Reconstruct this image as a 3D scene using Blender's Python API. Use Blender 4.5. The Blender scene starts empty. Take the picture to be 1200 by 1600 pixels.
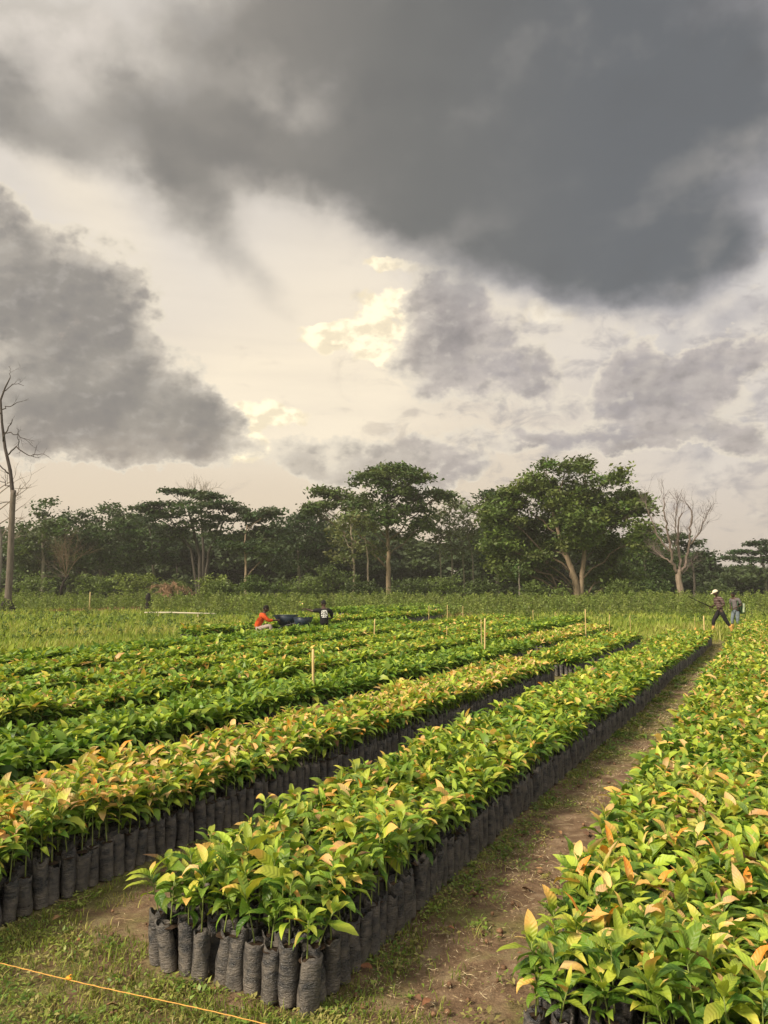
import bpy, bmesh, math, random
import numpy as np
from mathutils import Vector, Matrix

random.seed(7)
RNG = np.random.default_rng(11)
C = bpy.context.scene.collection
SC = bpy.context.scene

# ------------------------------------------------------------------ camera
CAM_H = 1.8
PITCH = math.radians(5.42)
FPX = 1202.0
cam_d = bpy.data.cameras.new("camera")
cam_d.sensor_fit = 'VERTICAL'
cam_d.sensor_height = 24.0
cam_d.lens = 24.0 * FPX / 1600.0
cam_d.clip_start = 0.05
cam_d.clip_end = 6000.0
cam = bpy.data.objects.new("camera", cam_d)
C.objects.link(cam)
cam.location = (0, 0, CAM_H)
cam.rotation_euler = (math.radians(90) + PITCH, 0, 0)
SC.camera = cam

# ------------------------------------------------------------------ light
SUN_AZ = math.radians(-124.0)      # from the view direction, minus = left
SUN_EL = math.radians(38.0)
SUN_STRENGTH = 5.0
sun_d = bpy.data.lights.new("sun", 'SUN')
sun_d.energy = SUN_STRENGTH
sun_d.angle = math.radians(9.0)
sun_d.color = (1.0, 0.86, 0.66)
sun = bpy.data.objects.new("sun", sun_d)
C.objects.link(sun)
sdir = Vector((math.sin(SUN_AZ) * math.cos(SUN_EL), math.cos(SUN_AZ) * math.cos(SUN_EL), math.sin(SUN_EL)))
sun.rotation_euler = sdir.to_track_quat('Z', 'Y').to_euler()

SC.view_settings.view_transform = 'Standard'
SC.view_settings.look = 'None'
SC.view_settings.exposure = 0.3
SC.view_settings.gamma = 1.0
SC.view_settings.use_curve_mapping = False
SC.cycles.max_bounces = 6
SC.cycles.transparent_max_bounces = 6
SC.cycles.use_denoising = True


def pix_dir(px, py):
    dx = (px - 600.0) / FPX
    dz = -(py - 800.0) / FPX
    return Vector((dx, math.cos(PITCH) - dz * math.sin(PITCH), math.sin(PITCH) + dz * math.cos(PITCH)))


def azel(px, py):
    d = pix_dir(px, py).normalized()
    return math.degrees(math.atan2(d.x, d.y)), math.degrees(math.asin(d.z))


def srgb(r, g, b):
    def f(c):
        c /= 255.0
        return c / 12.92 if c <= 0.04045 else ((c + 0.055) / 1.055) ** 2.4
    return (f(r), f(g), f(b), 1.0)


class NT:
    """small helper for building node trees"""

    def __init__(self, tree):
        self.t = tree
        self.n = tree.nodes
        self.l = tree.links

    def node(self, kind, **kw):
        n = self.n.new(kind)
        for k, v in kw.items():
            setattr(n, k, v)
        return n

    def put(self, sock, v):
        if isinstance(v, bpy.types.NodeSocket):
            self.l.new(v, sock)
        elif v is not None:
            sock.default_value = v

    def m(self, op, a, b=None, c=None, clamp=False):
        n = self.node('ShaderNodeMath', operation=op, use_clamp=clamp)
        self.put(n.inputs[0], a)
        if b is not None:
            self.put(n.inputs[1], b)
        if c is not None:
            self.put(n.inputs[2], c)
        return n.outputs[0]

    def v(self, op, a, b=None, scale=None):
        n = self.node('ShaderNodeVectorMath', operation=op)
        self.put(n.inputs[0], a)
        if b is not None:
            self.put(n.inputs[1], b)
        if scale is not None:
            self.put(n.inputs['Scale'], scale)
        return n.outputs['Value'] if op in ('LENGTH', 'DOT_PRODUCT') else n.outputs[0]

    def step(self, x, lo, hi, a=0.0, b=1.0, kind='SMOOTHSTEP'):
        n = self.node('ShaderNodeMapRange', interpolation_type=kind)
        for i, q in enumerate((x, lo, hi, a, b)):
            self.put(n.inputs[i], q)
        return n.outputs[0]

    def mix(self, f, a, b, blend='MIX'):
        n = self.node('ShaderNodeMix', data_type='RGBA', blend_type=blend)
        self.put(n.inputs[0], f)
        self.put(n.inputs[6], a)
        self.put(n.inputs[7], b)
        return n.outputs[2]

    def noise(self, vec, scale, detail=4.0, rough=0.5, lac=2.0, dist=0.0, color=False):
        n = self.node('ShaderNodeTexNoise')
        self.put(n.inputs['Vector'], vec)
        self.put(n.inputs['Scale'], scale)
        self.put(n.inputs['Detail'], detail)
        self.put(n.inputs['Roughness'], rough)
        self.put(n.inputs['Lacunarity'], lac)
        self.put(n.inputs['Distortion'], dist)
        return n.outputs['Color'] if color else n.outputs['Fac']

    def ramp(self, f, stops):
        n = self.node('ShaderNodeValToRGB')
        e = n.color_ramp.elements
        e[0].position, e[0].color = stops[0]
        e[1].position, e[1].color = stops[-1]
        for p, c in stops[1:-1]:
            q = e.new(p)
            q.color = c
        self.put(n.inputs[0], f)
        return n.outputs[0]


# ------------------------------------------------------------------ sky
def build_world():
    w = bpy.data.worlds.new("World")
    SC.world = w
    w.use_nodes = True
    w.node_tree.nodes.clear()
    T = NT(w.node_tree)
    out = T.node('ShaderNodeOutputWorld')
    bg = T.node('ShaderNodeBackground')
    bg.inputs['Strength'].default_value = 0.1
    T.l.new(bg.outputs[0], out.inputs[0])
    sky = T.node('ShaderNodeTexSky', sky_type='NISHITA')
    sky.sun_disc = False
    sky.sun_elevation = SUN_EL
    sky.sun_rotation = SUN_AZ
    sky.air_density = 1.4
    sky.dust_density = 3.0

    d = T.node('ShaderNodeTexCoord').outputs['Generated']
    sep = T.node('ShaderNodeSeparateXYZ')
    T.l.new(d, sep.inputs[0])
    az = T.m('MULTIPLY', T.m('ARCTAN2', sep.outputs[0], sep.outputs[1]), 180 / math.pi)
    el = T.m('MULTIPLY', T.m('ARCSINE', sep.outputs[2]), 180 / math.pi)
    cmb = T.node('ShaderNodeCombineXYZ')
    T.l.new(az, cmb.inputs[0])
    T.l.new(el, cmb.inputs[1])
    P0 = cmb.outputs[0]                       # degrees: azimuth, elevation

    # clouds are flattened towards the horizon: stretch of the noise space
    stretch = T.node('ShaderNodeCombineXYZ')
    T.l.new(az, stretch.inputs[0])
    T.l.new(T.m('MULTIPLY', el, 1.35), stretch.inputs[1])
    PN = stretch.outputs[0]

    def offs(seed):
        return T.v('ADD', PN, (seed * 37.1, seed * 19.7, seed * 5.3))

    wa = T.v('SUBTRACT', T.noise(offs(1), 0.13, 3, 0.5, color=True), (0.5, 0.5, 0.5))
    wb = T.v('SUBTRACT', T.noise(offs(2), 0.5, 5, 0.6, color=True), (0.5, 0.5, 0.5))

    def warp(P, a, b):
        q = T.v('ADD', P, T.v('SCALE', wa, scale=a))
        q = T.v('ADD', q, T.v('SCALE', wb, scale=b))
        return q

    P_soft = warp(P0, 5.0, 1.5)
    P_mid = warp(P0, 4.0, 3.2)

    def blob(P, cx, cy, rx, ry, rot=0.0, w=1.0):
        a, e = azel(cx, cy)
        k = 57.3 / FPX * math.cos(math.radians(a)) ** 1.2 * math.cos(math.radians(e)) ** 0.5
        mp = T.node('ShaderNodeMapping', vector_type='TEXTURE')
        mp.inputs['Location'].default_value = (a, e, 0)
        mp.inputs['Rotation'].default_value = (0, 0, math.radians(-rot))
        mp.inputs['Scale'].default_value = (rx * k, ry * k, 1000)
        T.l.new(P, mp.inputs['Vector'])
        ln = T.v('LENGTH', mp.outputs[0])
        return T.step(ln, 0.0, 1.35, w, 0.0)

    def total(P, blobs):
        s = None
        for b in blobs:
            x = blob(P, *b)
            s = x if s is None else T.m('ADD', s, x)
        return s

    # --- clear part behind the clouds: warm low light, greyer to the right
    hor = T.step(el, 0.0, 30.0, 0.0, 1.0, 'LINEAR')
    base = T.ramp(hor, [(0.0, srgb(220, 200, 174)), (0.18, srgb(229, 211, 186)), (0.45, srgb(236, 222, 202)), (0.75, srgb(234, 224, 210)), (1.0, srgb(222, 214, 204))])
    right = T.step(az, 4.0, 26.0)
    base = T.mix(T.m('MULTIPLY', right, 0.75), base, T.ramp(hor, [(0.0, srgb(206, 193, 180)), (0.3, srgb(217, 208, 201)), (1.0, srgb(214, 212, 212))]))
    glow = total(warp(P0, 2.0, 0.6), [(420, 640, 300, 100, 5, 1.2), (530, 500, 230, 150, 0, 0.6), (870, 500, 140, 60, 0, .4), (150, 330, 200, 60, 40, 0.45), (590, 590, 150, 60, 0, 0.4)])
    base = T.mix(T.m('MULTIPLY', glow, 1.1, clamp=True), base, (1.0, 0.87, 0.67, 1))
    streak = T.step(T.noise(T.v('MULTIPLY', offs(9), (0.25, 1.6, 1)), 0.22, 4, 0.5), 0.4, 0.7)
    base = T.mix(T.m('MULTIPLY', streak, 0.14), base, srgb(196, 186, 176))

    nA = T.noise(offs(3), 0.12, 8, 0.52)
    nB = T.noise(offs(4), 0.38, 7, 0.55)
    # the same noise one step towards the light gives relief
    tow = (1.1, -1.3, 0)
    nA2 = T.noise(T.v('ADD', offs(3), tow), 0.12, 6, 0.52)
    nB2 = T.noise(T.v('ADD', offs(4), (0.4, -0.5, 0)), 0.38, 6, 0.55)
    relA = T.m('SUBTRACT', nA, nA2)
    relB = T.m('SUBTRACT', nB, nB2)
    cA = T.m('SUBTRACT', nA, 0.5)
    cB = T.m('SUBTRACT', nB, 0.5)

    # --- bright cumulus tops
    D0 = total(warp(P0, 2.0, 2.0), [(605, 495, 74, 62, 0, 1.15), (515, 525, 66, 28, 0, 1.0), (590, 560, 110, 22, 0, .6), (600, 412, 58, 16, 0, .9), (385, 692, 60, 40, 0, 1.1), (430, 640, 130, 30, 3, .7), (852, 488, 70, 34, 0, .8), (960, 470, 90, 30, 0, .5), (700, 420, 80, 20, 0, .6), (1140, 320, 80, 30, -45, .8), (1180, 360, 50, 50, 0, .8)])
    D0 = T.m('ADD', D0, T.m('MULTIPLY', cB, 1.5))
    a0 = T.step(D0, 0.36, 0.6)
    bright = T.mix(T.step(az, 8.0, 20.0), (1.3, 1.13, 0.80, 1), srgb(230, 226, 224))
    col = T.mix(a0, base, T.mix(T.step(relB, -0.08, 0.1), bright, srgb(248, 232, 200)))

    # --- pale torn veil over the upper left and the right
    Dv = T.m('ADD', total(P_mid, [(110, 150, 300, 200, 0, 0.8), (1050, 500, 320, 120, 0, 0.65), (60, 420, 200, 110, 30, .6), (1150, 620, 220, 140, 0, 0.75), (620, 380, 280, 60, 0, .55), (930, 480, 180, 60, 0, .5)]), T.m('MULTIPLY', cA, 2.2))
    av = T.m('MULTIPLY', T.step(Dv, 0.25, 0.8), T.step(glow, 0.1, 0.9, 0.7, 0.2))
    veil = T.mix(T.step(az, -8, 18), srgb(196, 188, 176), srgb(182, 176, 176))
    veil = T.mix(T.step(relA, -0.09, 0.09), veil, srgb(226, 216, 204))
    col = T.mix(av, col, veil)

    # --- the middle clouds
    D1 = total(P_mid, [
        (30, 400, 200, 110, 25, 0.8), (40, 470, 250, 130, 25, 0.95), (150, 560, 230, 110, 25, 1.0), (60, 640, 260, 80, 5, .9), (230, 640, 190, 80, 12, .9), (310, 655, 80, 58, 0, .8), (190, 440, 110, 80, 45, .7),
        (715, 545, 135, 115, 0, 1.1), (840, 610, 70, 52, 0, .7), (700, 455, 100, 50, 0, .6),
        (1060, 620, 180, 74, 0, .85), (940, 682, 230, 34, 0, .85), (1140, 545, 120, 42, 0, .75), (970, 530, 60, 80, 0, .55), (1190, 690, 80, 44, 0, .7), (1000, 590, 120, 60, 0, .5),
        (470, 705, 85, 50, 0, .72), (590, 712, 70, 46, 0, .68), (690, 722, 110, 46, 0, .75), (560, 740, 190, 28, 0, .45),
        
        (170, 700, 260, 52, 0, .5), (100, 700, 170, 30, 0, .4)])
    D1n = T.m('ADD', T.m('MULTIPLY', D1, 1.1), T.m('ADD', T.m('MULTIPLY', cA, 1.05), T.m('MULTIPLY', cB, 0.8)))
    a1 = T.step(D1n, 0.40, 0.66)
    lit = T.mix(T.step(az, -6, 10), srgb(214, 203, 187), srgb(204, 193, 186))
    core = T.mix(T.step(az, -8, 8), srgb(146, 140, 132), srgb(160, 152, 150))
    low = T.step(el, 4.0, 13.0)
    core = T.mix(low, srgb(184, 168, 154), core)
    c1 = T.mix(T.step(D1n, 0.5, 1.5), lit, core)
    nL = T.noise(offs(7), 0.075, 4, 0.5)
    relL = T.m('SUBTRACT', nL, T.noise(T.v('ADD', offs(7), (-1.0, 3.6, 0)), 0.075, 3, 0.5))
    c1 = T.mix(T.m('MULTIPLY', T.step(relL, 0.02, 0.3), 0.5), c1, srgb(204, 194, 180))
    c1 = T.mix(T.m('MULTIPLY', T.step(relL, -0.02, -0.3), 0.45), c1, srgb(120, 115, 113))
    c1 = T.mix(T.m('MULTIPLY', T.step(relA, 0.0, 0.14), 0.4), c1, srgb(112, 108, 108))
    c1 = T.mix(T.m('MULTIPLY', T.step(relA, 0.0, -0.16), 0.36), c1, srgb(206, 196, 182))
    c1 = T.mix(T.m('MULTIPLY', T.step(relB, 0.0, -0.18), 0.26), c1, srgb(206, 198, 188))
    c1 = T.mix(T.m('MULTIPLY', T.step(relB, 0.0, 0.16), 0.3), c1, srgb(118, 114, 114))
    col = T.mix(T.m('MULTIPLY', a1, 0.95), col, c1)

    rim = T.m('MULTIPLY', T.step(D1n, 0.40, 0.52), T.step(D1n, 0.80, 0.56))
    col = T.mix(T.m('MULTIPLY', rim, 0.5), col, srgb(246, 234, 212))
    # --- torn low scud
    D3 = T.m('ADD', T.m('MULTIPLY', T.step(el, 27.0, 17.0, 0.0, 0.72), T.step(az, -16.0, 8.0, 0.45, 1.0)),
             T.m('ADD', T.m('MULTIPLY', T.m('SUBTRACT', T.noise(T.v('MULTIPLY', offs(12), (1, 1.35, 1)), 0.3, 9, 0.6, dist=0.5), 0.5), 2.6), -0.28))
    a3 = T.m('MULTIPLY', T.step(D3, 0.32, 0.85), T.step(glow, 0.2, 1.1, 0.62, 0.3))
    c3 = T.mix(T.step(az, -6, 12), srgb(186, 172, 158), srgb(168, 161, 162))
    c3 = T.mix(T.step(relB, 0.0, -0.14), c3, srgb(222, 212, 198))
    col = T.mix(a3, col, c3)

    # --- the dark rain cloud overhead
    D2 = total(P_soft, [
        (930, 130, 560, 300, 0, 1.3), (850, 330, 300, 140, 10, .9), (960, 420, 190, 90, 0, .55), (560, 90, 420, 170, 0, .8), (620, 280, 330, 92, 0, .85),
        (270, 205, 330, 90, 5, 1.0), (330, 60, 200, 90, 0, .35), (30, 190, 170, 60, 25, .7), (340, 350, 190, 62, 48, .62), (240, 300, 160, 80, 30, .45), (1110, 180, 180, 120, 0, .6), (1110, 400, 110, 70, -30, .5), (480, 30, 300, 90, 0, .5), (470, 140, 210, 90, 35, -.2)])
    nD = T.noise(offs(6), 0.11, 5, 0.5)
    nD2 = T.noise(T.v('ADD', offs(6), (1.6, -2.0, 0)), 0.11, 4, 0.5)
    relD = T.m('SUBTRACT', nD, nD2)
    D2n = T.m('ADD', T.m('MULTIPLY', D2, 1.25), T.m('ADD', T.m('MULTIPLY', T.m('SUBTRACT', nD, 0.5), 0.9), T.m('MULTIPLY', cB, 0.22)))
    a2 = T.step(D2n, 0.1, 0.95)
    edge = T.mix(T.step(az, -10, 16), srgb(194, 186, 175), srgb(176, 172, 173))
    dark = T.mix(T.step(az, -12, 4), srgb(142, 137, 129), srgb(117, 116, 112))
    dark = T.mix(T.step(az, 0, 20), dark, srgb(106, 108, 110))
    c2 = T.mix(T.step(D2n, 0.4, 1.5), edge, dark)
    thick = T.step(D2n, 1.0, 2.4, 1.0, 0.16)
    c2 = T.mix(T.m('MULTIPLY', T.step(relD, 0.0, -0.24), T.m('MULTIPLY', thick, 0.5)), c2, srgb(166, 161, 155))
    c2 = T.mix(T.m('MULTIPLY', T.step(relD, 0.0, 0.2), T.m('MULTIPLY', thick, 0.35)), c2, srgb(96, 95, 94))
    col = T.mix(a2, col, c2)

    # --- unseen sky behind and beside the viewer, brightened to add light to the scene
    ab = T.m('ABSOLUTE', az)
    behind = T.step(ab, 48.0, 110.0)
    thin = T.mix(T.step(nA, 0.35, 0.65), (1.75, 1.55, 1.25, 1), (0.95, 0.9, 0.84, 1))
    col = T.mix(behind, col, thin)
    below = T.step(el, -0.2, -3.0)
    col = T.mix(below, col, (0.12, 0.12, 0.06, 1))

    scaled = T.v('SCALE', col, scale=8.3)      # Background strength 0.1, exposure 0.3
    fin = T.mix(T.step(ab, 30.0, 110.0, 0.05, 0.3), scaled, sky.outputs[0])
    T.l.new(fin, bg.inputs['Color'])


build_world()

# ------------------------------------------------------------------ places
ROW_AZ = math.radians(27.05)
RD = np.array([math.sin(ROW_AZ), math.cos(ROW_AZ)])     # along the beds
SD = np.array([math.cos(ROW_AZ), -math.sin(ROW_AZ)])    # across, to the right


def RS(r, s, z=0.0):
    p = RD * r + SD * s
    return Vector((p[0], p[1], z))


def ground_at(px, py, z=0.0):
    d = pix_dir(px, py)
    t = (z - CAM_H) / d.z
    return Vector((d.x * t, d.y * t, z))


def point_at(px, py, dist):
    d = pix_dir(px, py)
    t = dist / d.y
    return Vector((d.x * t, dist, CAM_H + d.z * t))


# ------------------------------------------------------------------ mesh helpers
class MB:
    """collects vertices and quads (with colour, uv and material slot) for ONE mesh"""

    def __init__(self):
        self.V, self.F, self.Cc, self.U, self.M = [], [], [], [], []
        self.n = 0

    def add(self, V, F, col=(0.5, 0.5, 0.5), uv=None, mat=0):
        V = np.asarray(V, dtype=np.float64).reshape(-1, 3)
        F = np.asarray(F, dtype=np.int64).reshape(-1, 4)
        k = len(V)
        col = np.asarray(col, dtype=np.float64)
        if col.ndim == 1:
            col = np.tile(col, (k, 1))
        if uv is None:
            uv = np.zeros((k, 2))
        self.V.append(V)
        self.F.append(F + self.n)
        self.Cc.append(col)
        self.U.append(np.asarray(uv).reshape(-1, 2))
        self.M.append(np.full(len(F), mat, dtype=np.int32) if np.ndim(mat) == 0 else np.asarray(mat, dtype=np.int32))
        self.n += k

    def tube(self, pts, rad, sides=6, col=(0.5, 0.5, 0.5), mat=0, cap=True, ref=None):
        pts = np.asarray([tuple(p) for p in pts], dtype=np.float64)
        k = len(pts)
        rad = np.full(k, rad, dtype=np.float64) if np.ndim(rad) == 0 else np.asarray(rad, dtype=np.float64)
        tan = np.gradient(pts, axis=0)
        tan /= np.linalg.norm(tan, axis=1)[:, None] + 1e-9
        up = np.array([0.0, 0.0, 1.0]) if ref is None else np.asarray(ref, dtype=np.float64)
        if abs(tan[0] @ up) > 0.9:
            up = np.array([1.0, 0.0, 0.0])
        a = np.linspace(0, 2 * np.pi, sides, endpoint=False)
        V = np.zeros((k, sides, 3))
        e1 = None
        for i in range(k):
            if e1 is None:
                e1 = np.cross(tan[i], up)
            else:
                e1 = e1 - tan[i] * (e1 @ tan[i])
            e1 /= np.linalg.norm(e1) + 1e-9
            e2 = np.cross(tan[i], e1)
            V[i] = pts[i] + rad[i] * (np.cos(a)[:, None] * e1 + np.sin(a)[:, None] * e2)
        idx = np.arange(k * sides).reshape(k, sides)
        nx = np.roll(idx, -1, axis=1)
        F = np.stack([idx[:-1], nx[:-1], nx[1:], idx[1:]], axis=-1).reshape(-1, 4)
        V = V.reshape(-1, 3)
        uv = np.stack([np.tile(a / 6.2832, k), np.repeat(np.linspace(0, 1, k), sides)], axis=1)
        if cap and sides % 2 == 0:
            caps = []
            for row, fl in ((idx[0], 1), (idx[-1], -1)):
                for j in range(sides // 2 - 1):
                    q = [row[j], row[j + 1], row[sides - 2 - j], row[sides - 1 - j]]
                    caps.append(q[::-1] if fl == 1 else q)
            F = np.vstack([F, np.array(caps)])
        self.add(V, F, col, uv, mat)

    def box(self, c, size, rot=0.0, col=(0.5, 0.5, 0.5), mat=0, top=1.0):
        sx, sy, sz = size[0] / 2, size[1] / 2, size[2] / 2
        V = np.array([(x * sx * (top if z > 0 else 1), y * sy * (top if z > 0 else 1), z * sz) for z in (-1, 1) for x, y in ((-1, -1), (1, -1), (1, 1), (-1, 1))])
        cs, sn = math.cos(rot), math.sin(rot)
        V = np.stack([V[:, 0] * cs - V[:, 1] * sn, V[:, 0] * sn + V[:, 1] * cs, V[:, 2]], 1) + np.asarray(c)
        self.add(V, [(3, 2, 1, 0), (4, 5, 6, 7), (0, 1, 5, 4), (1, 2, 6, 5), (2, 3, 7, 6), (3, 0, 4, 7)], col, None, mat)

    def mesh(self, name, mats, smooth=True):
        me = bpy.data.meshes.new(name)
        V = np.vstack(self.V)
        F = np.vstack(self.F)
        nf = len(F)
        me.vertices.add(len(V))
        me.vertices.foreach_set("co", V.astype(np.float32).ravel())
        me.loops.add(nf * 4)
        me.loops.foreach_set("vertex_index", F.astype(np.int32).ravel())
        me.polygons.add(nf)
        me.polygons.foreach_set("loop_start", np.arange(0, nf * 4, 4, dtype=np.int32))
        me.polygons.foreach_set("material_index", np.concatenate(self.M))
        me.polygons.foreach_set("use_smooth", np.full(nf, smooth))
        Cc = np.vstack(self.Cc)
        at = me.attributes.new("tint", 'FLOAT_COLOR', 'POINT')
        at.data.foreach_set("color", np.hstack([Cc, np.ones((len(Cc), 1))]).astype(np.float32).ravel())
        ul = me.uv_layers.new(name="UVMap")
        U = np.vstack(self.U)
        ul.data.foreach_set("uv", U[F.ravel()].astype(np.float32).ravel())
        for m in mats:
            me.materials.append(m)
        me.update(calc_edges=True)
        me.validate()
        return me

    def build(self, name, mats, parent=None, smooth=True):
        if not isinstance(mats, (list, tuple)):
            mats = [mats]
        return link(name, self.mesh(name, mats, smooth), parent)


def link(name, data, parent=None):
    o = bpy.data.objects.new(name, data)
    C.objects.link(o)
    if parent is not None:
        o.parent = parent
    return o


def tag(o, label=None, cat=None, group=None, kind=None):
    for k, v in (("label", label), ("category", cat), ("group", group), ("kind", kind)):
        if v:
            o[k] = v
    return o


def thing(name, loc, label, cat, group=None, rz=0.0):
    o = link(name, None)
    o.location = loc
    o.rotation_euler = (0, 0, rz)
    return tag(o, label, cat, group)


# ------------------------------------------------------------------ materials
def material(name):
    m = bpy.data.materials.new(name)
    m.use_nodes = True
    T = NT(m.node_tree)
    b = m.node_tree.nodes["Principled BSDF"]
    o = m.node_tree.nodes["Material Output"]
    return m, T, b, o


def tint(T):
    n = T.node('ShaderNodeAttribute', attribute_name="tint")
    return n.outputs['Color']


def bump(T, b, h, strength, dist):
    n = T.node('ShaderNodeBump')
    n.inputs['Strength'].default_value = strength
    n.inputs['Distance'].default_value = dist
    T.put(n.inputs['Height'], h)
    T.l.new(n.outputs[0], b.inputs['Normal'])


def mat_leaf(name, trans=0.35, rough=0.45, veins=True, spec=0.35):
    m, T, b, o = material(name)
    col = tint(T)
    if veins:
        uv = T.node('ShaderNodeUVMap', uv_map="UVMap").outputs[0]
        s = T.node('ShaderNodeSeparateXYZ')
        T.l.new(uv, s.inputs[0])
        a = T.m('ABSOLUTE', T.m('MULTIPLY', T.m('SUBTRACT', s.outputs[0], 0.5), 2.0))
        ph = T.m('MULTIPLY', T.m('SUBTRACT', s.outputs[1], T.m('MULTIPLY', a, 0.13)), 50.0)
        vein = T.step(T.m('SINE', ph), 0.55, 1.0)
        mid = T.step(a, 0.0, 0.10, 1.0, 0.0)
        vv = T.m('MAXIMUM', T.m('MULTIPLY', vein, 0.35), mid)
        obj = T.node('ShaderNodeTexCoord').outputs['Object']
        col = T.mix(T.m('MULTIPLY', vv, 0.2), col, (0.42, 0.44, 0.14, 1))
        blot = T.noise(obj, 60.0, 3, 0.6)
        col = T.mix(T.step(blot, 0.6, 0.75), col, T.mix(0.35, col, (0.32, 0.2, 0.06, 1)))
        bump(T, b, T.m('MULTIPLY', T.m('SINE', ph), -1.0), 0.25, 0.004)
    T.l.new(col, b.inputs['Base Color'])
    b.inputs['Roughness'].default_value = rough
    b.inputs['Specular IOR Level'].default_value = spec
    tr = T.node('ShaderNodeBsdfTranslucent')
    T.l.new(T.mix(1.0, col, (1.0, 1.0, 0.55, 1), 'MULTIPLY'), tr.inputs[0])
    mx = T.node('ShaderNodeMixShader')
    mx.inputs[0].default_value = trans
    T.l.new(b.outputs[0], mx.inputs[1])
    T.l.new(tr.outputs[0], mx.inputs[2])
    T.l.new(mx.outputs[0], o.inputs[0])
    return m


def mat_tint(name, rough=0.7, nscale=20.0, namp=0.35, bs=0.3, bd=0.01, spec=0.3, stretch=(1, 1, 1)):
    """vertex tint broken up by noise"""
    m, T, b, o = material(name)
    obj = T.v('MULTIPLY', T.node('ShaderNodeTexCoord').outputs['Object'], stretch)
    n = T.noise(obj, nscale, 5, 0.6)
    col = T.mix(1.0, tint(T), T.ramp(n, [(0.25, (1 - namp,) * 3 + (1,)), (0.75, (1 + namp,) * 3 + (1,))]), 'MULTIPLY')
    T.l.new(col, b.inputs['Base Color'])
    b.inputs['Roughness'].default_value = rough
    b.inputs['Specular IOR Level'].default_value = spec
    bump(T, b, n, bs, bd)
    return m


def mat_plain(name, col, rough=0.6, spec=0.3, nscale=12.0, namp=0.12, bd=0.004, metal=0.0):
    m, T, b, o = material(name)
    obj = T.node('ShaderNodeTexCoord').outputs['Object']
    n = T.noise(obj, nscale, 5, 0.6)
    c = (*col, 1)
    T.l.new(T.mix(1.0, c, T.ramp(n, [(0.25, (1 - namp,) * 3 + (1,)), (0.75, (1 + namp,) * 3 + (1,))]), 'MULTIPLY'), b.inputs['Base Color'])
    b.inputs['Roughness'].default_value = rough
    b.inputs['Specular IOR Level'].default_value = spec
    b.inputs['Metallic'].default_value = metal
    bump(T, b, n, 0.4, bd)
    return m


def mat_bag():
    m, T, b, o = material("black_polythene")
    g = T.node('ShaderNodeNewGeometry').outputs['Position']
    s = T.node('ShaderNodeSeparateXYZ')
    T.l.new(g, s.inputs[0])
    big = T.noise(T.v('MULTIPLY', g, (1, 1, 1.6)), 16.0, 4, 0.6)
    wr = T.noise(T.v('MULTIPLY', g, (0.55, 0.55, 2.6)), 55.0, 4, 0.62, dist=0.6)
    wr2 = T.noise(T.v('MULTIPLY', g, (1, 1, 1.3)), 130.0, 2, 0.5)
    dust = T.m('ADD', T.m('MULTIPLY', T.step(big, 0.35, 0.7), 0.8), T.step(s.outputs[2], 0.12, 0.0, 0.0, 0.5))
    col = T.mix(T.m('MULTIPLY', dust, 0.75, clamp=True), (0.032, 0.033, 0.037, 1), (0.20, 0.172, 0.142, 1))
    col = T.mix(T.m('MULTIPLY', T.step(wr, 0.56, 0.7), 0.45), col, (0.21, 0.19, 0.17, 1))
    T.l.new(col, b.inputs['Base Color'])
    T.l.new(T.step(big, 0.3, 0.7, 0.24, 0.55), b.inputs['Roughness'])
    b.inputs['Specular IOR Level'].default_value = 0.45
    bump(T, b, T.m('ADD', wr, T.m('MULTIPLY', wr2, 0.35)), 0.9, 0.016)
    return m


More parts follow.
